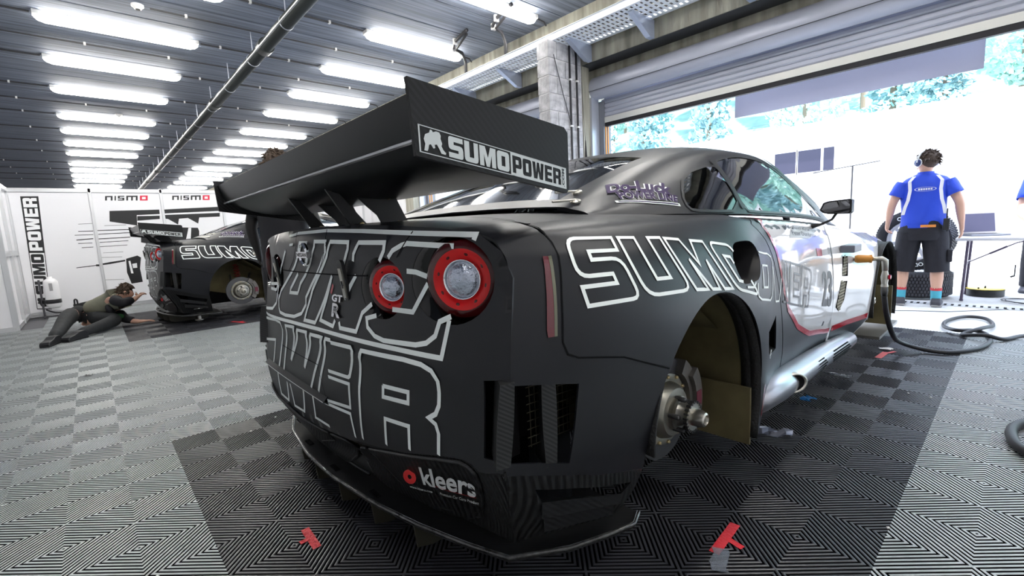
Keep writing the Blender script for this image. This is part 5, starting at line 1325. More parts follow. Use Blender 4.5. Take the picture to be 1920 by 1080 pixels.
# trees on the slope: three crowns, copied
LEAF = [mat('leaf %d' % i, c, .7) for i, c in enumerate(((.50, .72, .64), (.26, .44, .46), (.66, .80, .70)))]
BARK = mat('bark', (.20, .16, .12), .9)
def tree(kind, label, group):
    rnd_ = random.Random(kind*7+3); t = thing('tree', label, 'tree', (0, 0, -50), group)
    mb = MB(); n = 2600
    for k in range(n):
        if kind == 1:      # conifer
            h = rnd_.random()**.8; z = 2+10*h; r = (1-h)*2.3*(.55+.45*rnd_.random())*(1 if (h*9) % 1 < .6 else .6)
        else:
            a_ = rnd_.random()*math.pi; z = 6.2+3.6*math.cos(a_)*(.75+.3*rnd_.random()); r = 3.1*math.sin(a_)*(.65+.4*rnd_.random())
        a = rnd_.random()*6.283; c = Vector((r*math.cos(a), r*math.sin(a), z)); s = .13+.17*rnd_.random()
        u = Vector((rnd_.uniform(-1, 1), rnd_.uniform(-1, 1), rnd_.uniform(-.6, .6))).normalized(); w = u.orthogonal().normalized()
        mb.add([c+u*s, c+w*s*.7, c-u*s, c-w*s*.7], [(0, 1, 2, 3)])
    mb.build('crown', LEAF[kind], t); MB().tube([(0, 0, -1), (0, 0, 4), (.1, 0, 9)], [.25, .2, .06], 7).build('trunk', BARK, t)
    return t
names = ['broad pale green tree in the forest beyond the pit lane', 'dark narrow conifer in the forest beyond the pit lane', 'light leafy tree in the forest beyond the pit lane']
protos = [tree(i, names[i], ('broad trees of the forest', 'conifers of the forest', 'light leafy trees of the forest')[i]) for i in range(3)]
index_kids()
rr_ = random.Random(5); used = [0, 0, 0]
for row in range(8):
    for k in range(22):
        x = 35+row*6.4+rr_.uniform(-.5, .5); y = -22+k*6.0+rr_.uniform(-.4, .4)+(row % 2)*3.0
        # only where the doors let one see it
        ang = math.degrees(math.atan2(y+1.63, x+.2))
        if not (-14 < ang < 50): continue
        kd = rr_.choice((0, 1, 1, 2)); z = -.2+(x-30)*.525
        o = protos[kd] if not used[kd] else dup(protos[kd]); used[kd] = 1
        o.location = (x, y, z-.3); s = rr_.uniform(.74, .90); o.scale = (s, s, s*rr_.uniform(1.1, 1.7)); o.rotation_euler = (0, 0, rr_.uniform(0, 6.28))

# ---------------------------------------------------------------- people
SKINM = mat('skin', (.60, .36, .27), .5, spec=.3)
HAIR = mat('brown hair', (.07, .045, .03), .7, bump=('noise', 120, .8))
def skin(name, nodes, edges, m, parent, root, sub=2):
    keys = list(nodes); idx = {k: i for i, k in enumerate(keys)}
    bm = bmesh.new(); ly = bm.verts.layers.skin.verify(); vs = [bm.verts.new(Vector(nodes[k][0])-OFF) for k in keys]
    for a, b in edges: bm.edges.new((vs[idx[a]], vs[idx[b]]))
    for k, v in zip(keys, vs):
        r = nodes[k][1]; v[ly].radius = r if isinstance(r, tuple) else (r, r); v[ly].use_root = (k == root)
    me = bpy.data.meshes.new(name); bm.to_mesh(me); bm.free(); me.materials.append(m)
    o = put(name, me, parent)
    md = o.modifiers.new('skin', 'SKIN'); md.use_smooth_shade = True; md.branch_smoothing = .6
    s = o.modifiers.new('sub', 'SUBSURF'); s.levels = sub; s.render_levels = sub
    return o
def chain(nodes, edges, pre, pts, start=None):
    last = start
    for i, (p, r) in enumerate(pts):
        k = '%s%d' % (pre, i); nodes[k] = (Vector(p), r)
        if last: edges.append((last, k))
        last = k
    return last
def hand(nodes, edges, last, w, d, pn, t, curl=.5, s=1.):
    """palm and five fingers beyond the wrist w: d along the hand, pn where the palm faces, t towards the thumb"""
    w = Vector(w); d = Vector(d).normalized(); pn = Vector(pn); pn = (pn-d*pn.dot(d)).normalized(); t = Vector(t); t = (t-d*t.dot(d)-pn*t.dot(pn)).normalized()
    nodes[last+'p'] = (w+d*.042*s, (.030*s, .017*s)); edges.append((last, last+'p'))
    for i, L in enumerate((.066, .074, .069, .054)):
        b = w+d*(.082-.004*abs(i-1))*s+t*(.027-.018*i)*s; pts = [(b, .0105*s)]; dd = d.copy(); p = b
        for j, f in enumerate((.45, .30, .25)):
            dd = (dd*math.cos(curl)+pn*math.sin(curl)).normalized() if j or curl > .6 else (dd*math.cos(curl*.5)+pn*math.sin(curl*.5)).normalized()
            pn2 = pn-dd*pn.dot(dd); p = p+dd*L*f*s; pts.append((p, (.0095-.001*j)*s))
        chain(nodes, edges, '%sf%d_' % (last, i), pts, last+'p')
    b = w+d*.022*s+t*.024*s
    chain(nodes, edges, last+'t', [(b, .013*s), (b+(t*.75+d*.6)*.028*s, .011*s), (b+(t*.7+d*.9+pn*.4)*.052*s, .0095*s)], last+'p')
def loft(mb, rings, n=20, wr=0., seed=0, cap=(0, 0)):
    """rings: (centre, ru, rv[, rotation]) stacked; u = x, v = y of the figure"""
    V = []; R = random.Random(seed); ph = [R.uniform(0, 6) for _ in range(4)]
    for i, rg in enumerate(rings):
        c = Vector(rg[0]); U = rg[3] if len(rg) > 3 else Vector((1, 0, 0)); W = rg[4] if len(rg) > 4 else Vector((0, 1, 0))
        for j in range(n):
            a = 2*math.pi*j/n
            k = 1+wr*(math.sin(3*a+ph[0]+i*1.1)+.6*math.sin(5*a+ph[1]-i*1.7)+.4*math.sin(8*a+i*.9))*.5
            V.append(c+U*(rg[1]*k*math.cos(a))+W*(rg[2]*k*math.sin(a)))
    F = [(i*n+j, i*n+(j+1) % n, (i+1)*n+(j+1) % n, (i+1)*n+j) for i in range(len(rings)-1) for j in range(n)]
    if cap[0]: F.append(tuple(reversed(range(n))))
    if cap[1]: F.append(tuple((len(rings)-1)*n+j for j in range(n)))
    return mb.add(V, F)
def limb(p0, p1, r0, r1, flare=1.):
    """rings of a sleeve or leg between two points"""
    p0 = Vector(p0); p1 = Vector(p1); d = (p1-p0).normalized(); U = d.orthogonal().normalized(); W = d.cross(U)
    return [(p0.lerp(p1, t), r0+(r1-r0)*t, r0+(r1-r0)*t, U, W) for t in np.linspace(0, 1, 6)]
def head_parts(root, c, f, up, hairm, s=1., headset=False):
    """face, ears and hair around a head centred at c, looking along f"""
    c = Vector(c); f = Vector(f).normalized(); up = Vector(up).normalized(); l = up.cross(f).normalized(); up = f.cross(l)
    T = frame(c, f, l, up)
    mb = MB()
    for q in (1, -1): mb.ball((-.01*s, q*.078*s, -.01*s), .026*s, 8, T, (.8, .4, 1.2))
    mb.ball((.095*s, 0, -.022*s), .015*s, 8, T, (1, .75, 1.3)); mb.build('ears_and_nose', SKINM, root, smooth=True)
    mb = MB()
    for q in (1, -1): mb.ball((.083*s, q*.03*s, .004*s), .010*s, 8, T, (.6, 1, .7))
    mb.build('eyes', mat('eye white', (.7, .7, .68), .2), root, smooth=True)
    mb = MB()
    for q in (1, -1): mb.ball((.089*s, q*.03*s, .004*s), .0045*s, 6, T)
    mb.build('irises', BLACK, root); MB().ball((.086*s, 0, -.058*s), .02*s, 8, T, (.35, 1, .3)).build('lips', mat('lips', (.45, .18, .16), .5), root, smooth=True)
    R = random.Random(3); mb = MB()
    mb.ball((-.014*s, 0, .022*s), .100*s, 18, T, (.98, .86, .98))
    for k in range(150):
        a = R.uniform(.9, 5.4); ph = R.uniform(0, 2.0); p = Vector((math.sin(ph)*math.cos(a), math.sin(ph)*math.sin(a)*.9, math.cos(ph)))*.096*s
        e = p*1.22+Vector((R.uniform(-.02, .02), R.uniform(-.02, .02), R.uniform(-.03, .0)))*s
        mb.tube([T @ (p+Vector((-.014*s, 0, .022*s))), T @ (e+Vector((-.014*s, 0, .02*s)))], [.012*s, .003*s], 4)
    # cut the cap away from the face
    keep = []
    Ti = T.inverted()
    for k, fc in enumerate(mb.F):
        q = sum(((Ti @ Vector(mb.V[i])) for i in fc), Vector())/len(fc)
        if not (q.x > .035*s and q.z < .055*s): keep.append(fc)
    mb.F = keep; mb.M = [0]*len(keep); mb.build('hair', hairm, root, smooth=True)
    if headset:
        for q in (1, -1):
            e = MB(); e.lathe([(.001, .034), (.030, .032), (.036, .018), (.034, .0)], 18, T @ frame((-.005*s, q*.086*s, -.005*s), (1, 0, 0), (0, 0, 1), (0, q*1., 0)))
            e.build('ear_cup', mat('blue ear cup', (.03, .05, .16), .3), root, smooth=True)
            MB().lathe([(.037, .006), (.041, .012), (.041, .018), (.037, .022)], 18, T @ frame((-.005*s, q*.086*s, -.005*s), (1, 0, 0), (0, 0, 1), (0, q*1., 0))).build('cup_ring', WPL, root, smooth=True)
        MB().tube([T @ Vector((-.01, .115*math.sin(a)*s, .122*math.cos(a)*s)) for a in np.linspace(-1.6, 1.6, 15)], .008, 8).build('headband', WPL, root, smooth=True)

def standing(label, loc, yaw, h, shirt, shorts, longlegs=False, headset=False, headyaw=0., armL=None, armR=None, group=None, bodym=None):
    """figure of height h; local x forward, y left"""
    root = thing('person', label, 'person', loc, group, yaw)
    k = h/1.62
    P = lambda *v: Vector(v)*k
    N = {}; E = []
    armL = armL or [(-.02, .26, 1.08), (.07, .285, .88)]; armR = armR or [(-.03, -.27, 1.08), (.02, -.30, .85)]
    N['pelvis'] = (P(0, 0, .84), (.14*k, .11*k)); N['waist'] = (P(.01, 0, .98), (.13*k, .10*k)); N['chest'] = (P(0, 0, 1.18), (.15*k, .11*k)); N['neck'] = (P(-.01, 0, 1.37), .055*k)
    N['throat'] = (P(.005, 0, 1.42), .05*k); N['skull'] = (P(.01, 0, 1.485), .092*k); N['crown'] = (P(0, 0, 1.54), .086*k)
    E += [('pelvis', 'waist'), ('waist', 'chest'), ('chest', 'neck'), ('neck', 'throat'), ('throat', 'skull'), ('skull', 'crown')]
    for s, nm, arm in ((1, 'l', armL), (-1, 'r', armR)):
        w = P(*arm[1]); el = P(*arm[0])
        last = chain(N, E, 'arm'+nm, [(P(-.01, s*.17, 1.30), .058*k), (P(-.015, s*.21, 1.22), .05*k), (el, .042*k), (el.lerp(w, .35), .041*k), (w, .026*k)], 'chest')
        d = (w-el).normalized(); hand(N, E, last, w, d, P(.2, -s, 0), P(1, 0, 0), .75 if s == 1 else .4, k)
        chain(N, E, 'leg'+nm, [(P(0, s*.10, .76), .088*k), (P(.01, s*.12, .60), .078*k), (P(.02, s*.135, .43), .058*k), (P(-.01, s*.14, .30), .060*k), (P(0, s*.145, .10), .036*k), (P(.0, s*.145, .05), .035*k), (P(.09, s*.16, .03), .03*k)], 'pelvis')
    body = skin('body', N, E, bodym or SKINM, root, 'pelvis')
    # shirt
    mb = MB(); loft(mb, [(P(0, 0, .83), .135*k, .185*k), (P(.005, 0, .90), .132*k, .183*k), (P(.01, 0, 1.0), .135*k, .178*k), (P(.0, 0, 1.12), .132*k, .185*k), (P(-.005, 0, 1.22), .125*k, .205*k), (P(-.01, 0, 1.30), .108*k, .205*k), (P(-.01, 0, 1.345), .085*k, .16*k), (P(-.008, 0, 1.375), .068*k, .095*k), (P(-.005, 0, 1.39), .06*k, .066*k)], 28, .05, 2)
    for s, arm in ((1, armL), (-1, armR)):
        sh = P(-.01, s*.165, 1.30); el = P(*arm[0]); loft(mb, limb(sh, sh.lerp(el, .62), .070*k, .078*k), 18, .05, 5+s)
    shm = mb.build('shirt', shirt, root, smooth=True)
    sd = shm.modifiers.new('t', 'SOLIDIFY'); sd.thickness = .004
    mb = MB(); loft(mb, [(P(-.006, 0, 1.375), .07*k, .074*k), (P(-.004, 0, 1.405), .064*k, .066*k)], 18); mb.build('collar', shirt, root, smooth=True)
    # shorts or trousers
    mb = MB(); zl = .06 if longlegs else .37
    loft(mb, [(P(0, 0, .90), .125*k, .168*k), (P(0, 0, .84), .135*k, .182*k), (P(0, 0, .76), .14*k, .195*k), (P(0, 0, .70), .13*k, .20*k)], 26, .04, 3)
    for s in (1, -1):
        r0, r1 = (.105, .07) if longlegs else (.108, .102)
        loft(mb, limb(P(0, s*.098, .78), P(.01, s*.14, zl), r0*k, r1*k), 20, .06, 9+s)
        if not longlegs: mb.box(P(-.07, s*.225-.02, .47), P(.05, s*.225+.02, .60), bev=.012)
    so = mb.build('trousers' if longlegs else 'shorts', shorts, root, smooth=True)
    for s in (1, -1):
        if not longlegs:
            mb = MB(); loft(mb, limb(P(0, s*.143, .17), P(0, s*.145, .06), .046*k, .043*k), 14); mb.build('sock', mat('turquoise sock', (.07, .38, .50), .7), root, smooth=True)
            mb = MB(); loft(mb, limb(P(0, s*.143, .195), P(0, s*.143, .165), .0485*k, .0475*k), 14); mb.build('sock_band', mat('red sock band', (.55, .05, .06), .7), root, smooth=True)
        mb = MB(); sh = [(-.075, .0), (-.08, .05), (-.05, .085), (.03, .085), (.08, .06), (.15, .045), (.185, .03), (.19, 0)]
        mb.prism(sh, (-.042, .042), frame(P(0, s*.15, 0), P(1, s*.12, 0).normalized(), (0, 0, 1), P(s*.12, -1, 0).normalized())); o = mb.build('shoe', mat('dark grey shoe', (.06, .06, .075), .6), root)
        bv = o.modifiers.new('b', 'BEVEL'); bv.width = .018; bv.segments = 3
        MB().box(P(-.08, s*.15-.045, 0), P(.17, s*.15+.045, .018), bev=.008).build('shoe_sole', mat('pale sole', (.35, .35, .36), .6), root)
    hf = Vector((math.cos(headyaw), math.sin(headyaw), 0)); head_parts(root, P(.01, 0, 1.505), hf, (0, 0, 1), HAIR, k, headset)
    return root
ROYAL = mat('royal blue polo', (.015, .06, .55), .6, bump=('noise', 14, .5)); BLKC = mat('black cotton', (.014, .014, .02), .85, bump=('noise', 18, .5))
_y = math.radians(8)
p1 = standing('man in royal blue polo and black shorts standing outside with his back turned', (6.32, -.93, 0), _y, 1.62, ROYAL, BLKC, False, True, .8)
def on_back(y, z, x=-.138): return (x, y, z)
mb = MB()
for s in (1, -1):
    P = [(-.078, s*.09, 1.362), (-.112, s*.125, 1.31), (-.128, s*.118, 1.22), (-.131, s*.13, 1.12), (-.12, s*.15, 1.05), (-.10, s*.165, .97)]
    V = []
    for i, p in enumerate(P): V += [(p[0]-.010, p[1]-.014*s, p[2]), (p[0]-.004, p[1]+.014*s, p[2])]
    mb.add(V, [(2*i, 2*i+1, 2*i+3, 2*i+2) for i in range(5)])
mb.build('shirt_stripe', mat('white cotton', (.75, .75, .78), .7), p1)
T = frame((-.142, 0, 1.225), (0, -1, 0), (.05, 0, 1), (-1, 0, 0)); mb = MB(); V, F = ring2(.085, .078, .001, 30); mb.add([(x, y*.26, z) for x, y, z in V], F, T)
for k in range(6): mb.box((-.055+.019*k, -.009, 0), (-.041+.019*k, .009, .0015), T)
mb.build('back_logo', WPL, p1)
MB().box((-.145, -.10, .835), (-.139, .02, .862)).build('belt_tab', mat('orange belt patch', (.7, .25, .05), .6), p1)
mb = MB(); mb.box((-.13, -.20, .80), (-.08, -.155, .92), bev=.008); mb.tube([(-.11, -.18, .92), (-.11, -.18, 1.02)], .006, 6); mb.build('belt_radio', BPL, p1)
p2 = standing('man in a blue shirt at the right edge leaning a forearm on the folding table', (7.86, -1.87, 0), math.radians(180), 1.66, ROYAL, BLKC, True, False, .3,
              armR=[(.14, -.245, .88), (.36, -.12, .765)], armL=[(.20, .30, .93), (.42, .20, .76)])
DARKJ = mat('black team jacket', (.010, .010, .014), .7, bump=('noise', 14, .5))
p3 = standing('dark-clothed person standing between the two race cars, head above the rear wing', (.97, 2.32, 0), math.radians(40), 1.74, DARKJ, DARKJ, True, False, .2, bodym=mat('dark silhouette body', (.02, .018, .018), .7))  # hands, neck and head coloured dark to read as a silhouette

# mechanic lying on the floor, reaching under the far car
t = thing('person', 'mechanic in dark trousers and grey-green jacket lying on the floor under the far car tail', 'person', (-.30, 6.5, 0)); OFF = Vector((-.30, 6.5, 0))
N = {}; E = []
N['pelvis'] = (Vector((-.44, 6.95, .19)), .12); N['waist'] = (Vector((-.30, 6.82, .24)), .11); N['chest'] = (Vector((-.10, 6.62, .30)), .125); N['neck'] = (Vector((.04, 6.52, .38)), .055); N['skull'] = (Vector((.11, 6.50, .42)), .09); N['crown'] = (Vector((.12, 6.53, .46)), .085)
E += [('pelvis', 'waist'), ('waist', 'chest'), ('chest', 'neck'), ('neck', 'skull'), ('skull', 'crown')]
la = chain(N, E, 'a', [((-.06, 6.46, .38), .052), ((.04, 6.26, .31), .042), ((.16, 6.40, .34), .036), ((.22, 6.48, .37), .026)], 'chest'); hand(N, E, la, (.22, 6.48, .37), (.5, .6, .3), (0, .3, -1), (0, 1, .3), .6)
lb_ = chain(N, E, 'b', [((-.02, 6.62, .17), .052), ((.04, 6.50, .07), .042), ((.14, 6.38, .045), .036), ((.20, 6.34, .04), .026)], 'chest'); hand(N, E, lb_, (.20, 6.34, .04), (.9, .0, 0), (0, 0, -1), (0, 1, 0), .3)
chain(N, E, 'c', [((-.46, 6.75, .22), .095), ((-.52, 6.35, .19), .07), ((-.58, 5.95, .10), .055), ((-.62, 5.72, .07), .04)], 'pelvis')
chain(N, E, 'd', [((-.36, 6.78, .12), .095), ((-.05, 6.35, .10), .065), ((-.22, 6.10, .07), .055), ((-.40, 5.85, .06), .04)], 'pelvis')
skin('body', N, E, SKINM, t, 'pelvis')
TROU = mat('charcoal work trousers', (.020, .022, .024), .8, bump=('noise', 16, .6)); JKT = mat('grey green jacket panel', (.20, .20, .15), .75, bump=('noise', 16, .5))
N2 = {'hip': (Vector((-.44, 6.95, .20)), .155), 'w': (Vector((-.36, 6.88, .22)), .14)}; E2 = [('hip', 'w')]
chain(N2, E2, 'c', [((-.46, 6.72, .22), .115), ((-.52, 6.35, .19), .092), ((-.58, 5.97, .11), .072), ((-.625, 5.72, .075), .058)], 'hip')
chain(N2, E2, 'd', [((-.34, 6.76, .12), .115), ((-.04, 6.34, .11), .088), ((-.22, 6.08, .08), .072), ((-.41, 5.84, .065), .055)], 'hip')
skin('trousers', N2, E2, TROU, t, 'hip')
N3 = {'w': (Vector((-.33, 6.85, .23)), .13), 'm': (Vector((-.20, 6.73, .26)), .13), 'chest': (Vector((-.09, 6.61, .31)), .145), 'n': (Vector((.01, 6.55, .36)), .085)}; E3 = [('w', 'm'), ('m', 'chest'), ('chest', 'n')]
skin('jacket', N3, E3, JKT, t, 'chest')
N4 = {'s': (Vector((-.05, 6.50, .37)), .085)}; E4 = []
chain(N4, E4, 'a', [((.04, 6.26, .32), .066), ((.15, 6.38, .345), .055)], 's'); skin('jacket_sleeve', N4, E4, DARKJ, t, 's')
N4 = {'s': (Vector((-.02, 6.62, .17)), .08)}; E4 = []
chain(N4, E4, 'a', [((.04, 6.50, .085), .062), ((.13, 6.39, .06), .048)], 's'); skin('jacket_sleeve', N4, E4, DARKJ, t, 's')
N4 = {'s': (Vector((-.14, 6.52, .22)), .10), 'u': (Vector((-.04, 6.50, .25)), .09)}; skin('jacket_side', N4, [('s', 'u')], DARKJ, t, 's')
MB().ball((-.03, 6.44, .13), .06, 12, sc=(1.2, .8, .7)).build('green_cloth', mat('dark green cloth', (.02, .10, .03), .8), t, smooth=True)
for c, d in (((-.63, 5.66, .0), (-.35, -.9, 0)), ((-.42, 5.80, .0), (-.5, -.6, 0))):
    d = Vector(d).normalized(); mb = MB(); mb.prism([(-.09, .015), (-.09, .07), (-.05, .10), (.02, .095), (.08, .07), (.16, .055), (.18, .03), (.175, .015)], (-.045, .045), frame(c, d, (0, 0, 1), d.cross(Vector((0, 0, 1)))))
    mb.box((-.09, 0, -.046), (.175, .018, .046), frame(c, d, (0, 0, 1), d.cross(Vector((0, 0, 1)))))
    o = mb.build('shoe', mat('black shoe', (.012, .012, .014), .45), t); bv = o.modifiers.new('b', 'BEVEL'); bv.width = .012; bv.segments = 2
head_parts(t, (.115, 6.51, .44), (.9, -.25, -.15), (.15, .1, 1), HAIR, 1.0)
OFF = Vector((0, 0, 0))

# ---------------------------------------------------------------- equipment
TYRE = mat('tyre rubber', (.020, .020, .024), .75, bump=('noise', 60, .3)); RIMM = mat('pale alloy rim', (.62, .62, .66), .35, metal=.5)
def tyre(label, M, group):
    t = thing('racing_tyre', label, 'tyre', (0, 0, 0), group); t.matrix_world = M
    R, W = .345, .30
    prof = [(.235, -.10), (.24, -.135), (.27, -.150), (.32, -.145), (.335, -.13), (R, -.12), (R+.002, 0), (R, .12), (.335, .13), (.32, .145), (.27, .150), (.24, .135), (.235, .10)]
    MB().lathe(prof, 56).build('tyre', TYRE, t, smooth=True)
    tr = MB()
    for k in range(72):
        a = 2*math.pi*k/72
        for j in range(7):
            z = -.108+.036*j; q = .0 if j % 2 else math.pi/72
            tr.box((R-.004, -.0105, z-.015), (R+.008, .0105, z+.015), Matrix.Rotation(a+q, 4, 'Z'))
    tr.build('tread', mat('tread rubber', (.05, .05, .06), .6), t)['kind'] = 'stuff'
    r = MB(); r.lathe([(.234, -.11), (.242, -.115), (.236, -.125), (.22, -.11), (.205, -.02), (.20, .04), (.21, .10), (.236, .125), (.242, .115), (.234, .11)], 40)
    rim = r.build('rim', RIMM, t, smooth=True)
    for k in range(7):
        a = 2*math.pi*k/7; MB().prism([(.03, -.028), (.215, -.016), (.215, .016), (.03, .028)], (.035, .065), Matrix.Rotation(a, 4, 'Z')).build('spoke', RIMM, rim)
    MB().lathe([(.07, .03), (.07, .07), (.05, .08), (.03, .07), (.03, .03)], 24).build('hub', RIMM, rim, auto=30)
    mb = MB()
    for s in (1, -1):
        for a0 in (.3, 3.4):
            V, F = text2d('OD', .03)
            W_ = []
            for x, y in V:
                a = a0-(x-.5)*.32*s; rr = .262+.045*y; W_.append((rr*math.cos(a), rr*math.sin(a), s*.1505))
            mb.add(W_, F)
    mb.build('tyre_lettering', LINE, t)
    return t
tyre('racing tyre lying flat on the apron at the bottom of the tyre pile', Matrix.Translation((7.02, -.80, .162)), 'tyres behind the man in blue')
tyre('racing tyre leaning upright on top of the lying one', (Matrix.Translation((7.00, -.80, .675)) @ Matrix.Rotation(math.radians(-8), 4, 'Z') @ Matrix.Rotation(math.radians(-98), 4, 'Y')), 'tyres behind the man in blue')
tyre('racing tyre lying flat beside the table at the right edge', Matrix.Translation((8.45, -2.30, .16)), 'tyres at the right edge')
tyre('racing tyre stacked on the one beside the table', Matrix.Translation((8.45, -2.30, .48)), 'tyres at the right edge')

# folding table
TB = mat('pale table plastic', (.62, .62, .64), .5); LEGM = mat('purple grey tube', (.10, .08, .12), .4, metal=.4)
t = thing('folding_table', 'white folding table with thin dark legs outside the door', 'table', (7.05, -1.95, 0)); OFF = Vector((7.05, -1.95, 0))
MB().box((6.62, -2.75, .665), (7.46, -1.17, .70), bev=.012).build('tabletop', TB, t)
for x in (6.80, 7.34):
    for y in (-1.26, -2.62): MB().tube([(x, y-.0, .665), (x, y+.02, .012)], .013, 8).lathe([(.016, 0), (.016, .02)], 8, Matrix.Translation((x, y+.02, 0)), True).build('leg', LEGM, t)
for y in (-1.255, -2.62): MB().tube([(6.80, y, .40), (7.34, y, .40)], .009, 6).build('cross_bar', LEGM, t)
MB().tube([(7.07, -1.255, .40), (7.07, -1.45, .52), (7.07, -1.62, .62), (7.07, -1.75, .66)], .007, 6).tube([(7.07, -1.42, .50), (7.07, -1.55, .58)], .012, 6).build('brace', LEGM, t)
OFF = Vector((0, 0, 0))
# laptop, screen towards the garage
t = thing('laptop', 'open grey laptop on the folding table', 'laptop', (7.05, -1.37, .70), None, math.radians(-62))
LG = mat('grey laptop shell', (.30, .30, .33), .35, metal=.4)
MB().box((-.165, -.12, .002), (.165, .12, .020), bev=.006).build('base', LG, t)
kb = MB()
for r in range(5):
    for c in range(13): kb.box((-.148+.023*c, -.035+.026*r, .020), (-.129+.023*c, -.014+.026*r, .0225))
kb.build('keyboard', mat('black keys', (.02, .02, .025), .5), t)['kind'] = 'stuff'
TS = frame((0, .118, .022), (1, 0, 0), Vector((0, .22, 1)).normalized(), Vector((0, -1, .22)).normalized())
ld = MB().box((-.165, 0, -.008), (.165, .235, 0), TS, bev=.004).build('lid', LG, t)
MB().box((-.150, .018, .0005), (.150, .222, .0012), TS).build('screen', mat('dark screen', (.03, .03, .05), .12, emit=(.10, .11, .22), es=.55), ld)
t['label'] = 'open grey laptop with a dark screen on the folding table'
t = thing('cable_end', 'small dark cable plug hanging in the air below the table', 'cable', (7.2, -1.62, .25))
MB().tube([(0, 0, 0), (0, .0, .12)], .006, 6).tube([(0, 0, 0), (-.01, .03, -.012)], .010, 6).tube([(0, 0, .12), (0, -.02, .42)], .0015, 4).build('plug', CBL, t)
# cable reel and loose cables
t = thing('cable_reel', 'low round cable reel with a yellow top under the folding table', 'reel', (7.36, -1.40, 0))
MB().lathe([(.001, .012), (.15, .012), (.16, 0), (.16, .07), (.15, .075), (.001, .075)], 36).build('drum', mat('black reel', (.02, .02, .02), .4), t, auto=40)
MB().lathe([(.001, .084), (.155, .084), (.165, .078), (.155, .074)], 36).build('top_plate', mat('yellow top plate', (.72, .55, .05), .4), t, auto=40)
MB().tube([(-.03, 0, .085), (-.02, 0, .10), (.04, 0, .10), (.05, 0, .085)], .007, 6).tube([(-.11, .05, .084), (-.11, .05, .10)], .008, 6).build('handle', BPL, t, smooth=True)
t = thing('floor_cable', 'thin loose cable in loops on the apron right of the reel', 'cable', (7.0, -1.75, 0))
R = random.Random(4)
MB().tube([(.17*math.cos(a)*(1+.15*math.sin(a*2.3)), .20*math.sin(a)*(1+.1*math.cos(a*1.7)), .006+.002*(a % 3)) for a in np.linspace(0, 22, 120)], .0035, 5, False).build('cable', CBL, t, smooth=True)
t = thing('floor_cable', 'thin dark cable curving along the threshold in front of the drain', 'cable', (5.9, -1.0, 0))
MB().tube([(-.25, .5, .004), (-.02, .1, .004), (.10, -.2, .004), (.32, -.42, .004), (.5, -.6, .004)], .0035, 5).build('cable', CBL, t, smooth=True)

# air lance plugged into the car's flank with its hose
HOSE = mat('black air hose', (.016, .016, .02), .5)
def spl(P, n=8):
    P = [Vector(p) for p in P]; out = []
    for i in range(len(P)-1):
        p0 = P[max(i-1, 0)]; p1 = P[i]; p2 = P[i+1]; p3 = P[min(i+2, len(P)-1)]
        for k in range(n):
            t_ = k/n; out.append(.5*((2*p1)+(p2-p0)*t_+(2*p0-5*p1+4*p2-p3)*t_*t_+(3*p1-p0-3*p2+p3)*t_**3))
    out.append(P[-1]); return out
cp = Vector(BB(3.36, 3.35)); t = thing('air_lance', 'orange-handled air lance plugged into the near car with black hose looping on the floor', 'air hose', (cp.x, cp.y-.3, 0)); OFF = Vector((cp.x, cp.y-.3, 0))
d = Vector((.35, -1, .0)).normalized()
a0 = cp+d*.01
MB().tube([a0, a0+d*.015, a0+d*.07, a0+d*.085], [.020, .026, .023, .027], 16).build('orange_grip', mat('orange grip', (.62, .27, .05), .45), t, smooth=True)
e1 = a0+d*.135
MB().tube([a0+d*.085, a0+d*.11, e1, e1+Vector((.01, -.015, -.012)), e1+Vector((.012, -.018, -.075))], [.014, .014, .016, .018, .016], 12).build('elbow_pipe', ALU, t, smooth=True)
v0 = e1+Vector((.012, -.018, -.075))
MB().tube([v0, v0+Vector((0, 0, -.04)), v0+Vector((.004, 0, -.08)), v0+Vector((.006, 0, -.10))], [.014, .021, .016, .020], 12).box(tuple(v0+Vector((-.03, -.008, -.08))), tuple(v0+Vector((.03, .008, -.055)))).build('valve', ALU, t, smooth=False, auto=40)
MB().lathe([(.001, .012), (.014, .01), (.016, 0)], 10, axT(v0+Vector((0, -.02, -.04)), (0, -1, 0))).build('red_knob', REDF, t)
v1 = v0+Vector((.006, 0, -.10))
MB().tube([v1, v1+Vector((.006, 0, -.03)), v1+Vector((.01, 0, -.06))], [.018, .020, .016], 10).build('ferrule', STEEL, t, smooth=True)
v2 = v1+Vector((.01, 0, -.06))
hp = [v2, v2+Vector((.04, -.01, -.12)), v2+Vector((.17, -.03, -.28)), (4.03, -1.10, .09), (4.16, -1.20, .03), (4.20, -1.33, .017), (4.42, -1.47, .017), (4.72, -1.53, .017), (4.98, -1.50, .020), (5.03, -1.42, .030), (4.95, -1.33, .035), (5.15, -1.24, .020), (5.45, -1.24, .017), (5.72, -1.34, .017), (5.70, -1.47, .017), (5.40, -1.525, .017), (5.05, -1.47, .050), (4.88, -1.37, .018), (4.80, -1.50, .046), (4.86, -1.60, .018), (5.06, -1.70, .017), (5.25, -1.90, .017), (5.3, -2.6, .017)]
MB().tube(spl(hp, 10), .015, 12).build('hose', HOSE, t, smooth=True); OFF = Vector((0, 0, 0))
t = thing('air_hose', 'thick black hose end curling into the frame at the lower right edge', 'air hose', (2.75, -1.75, 0)); OFF = Vector((2.75, -1.75, 0))
MB().tube(spl([(2.35, -1.95, .022), (2.55, -1.72, .022), (2.72, -1.665, .022), (2.90, -1.685, .022), (3.05, -1.80, .022), (3.1, -2.1, .022)], 8), .021, 12).build('hose', HOSE, t, smooth=True); OFF = Vector((0, 0, 0))

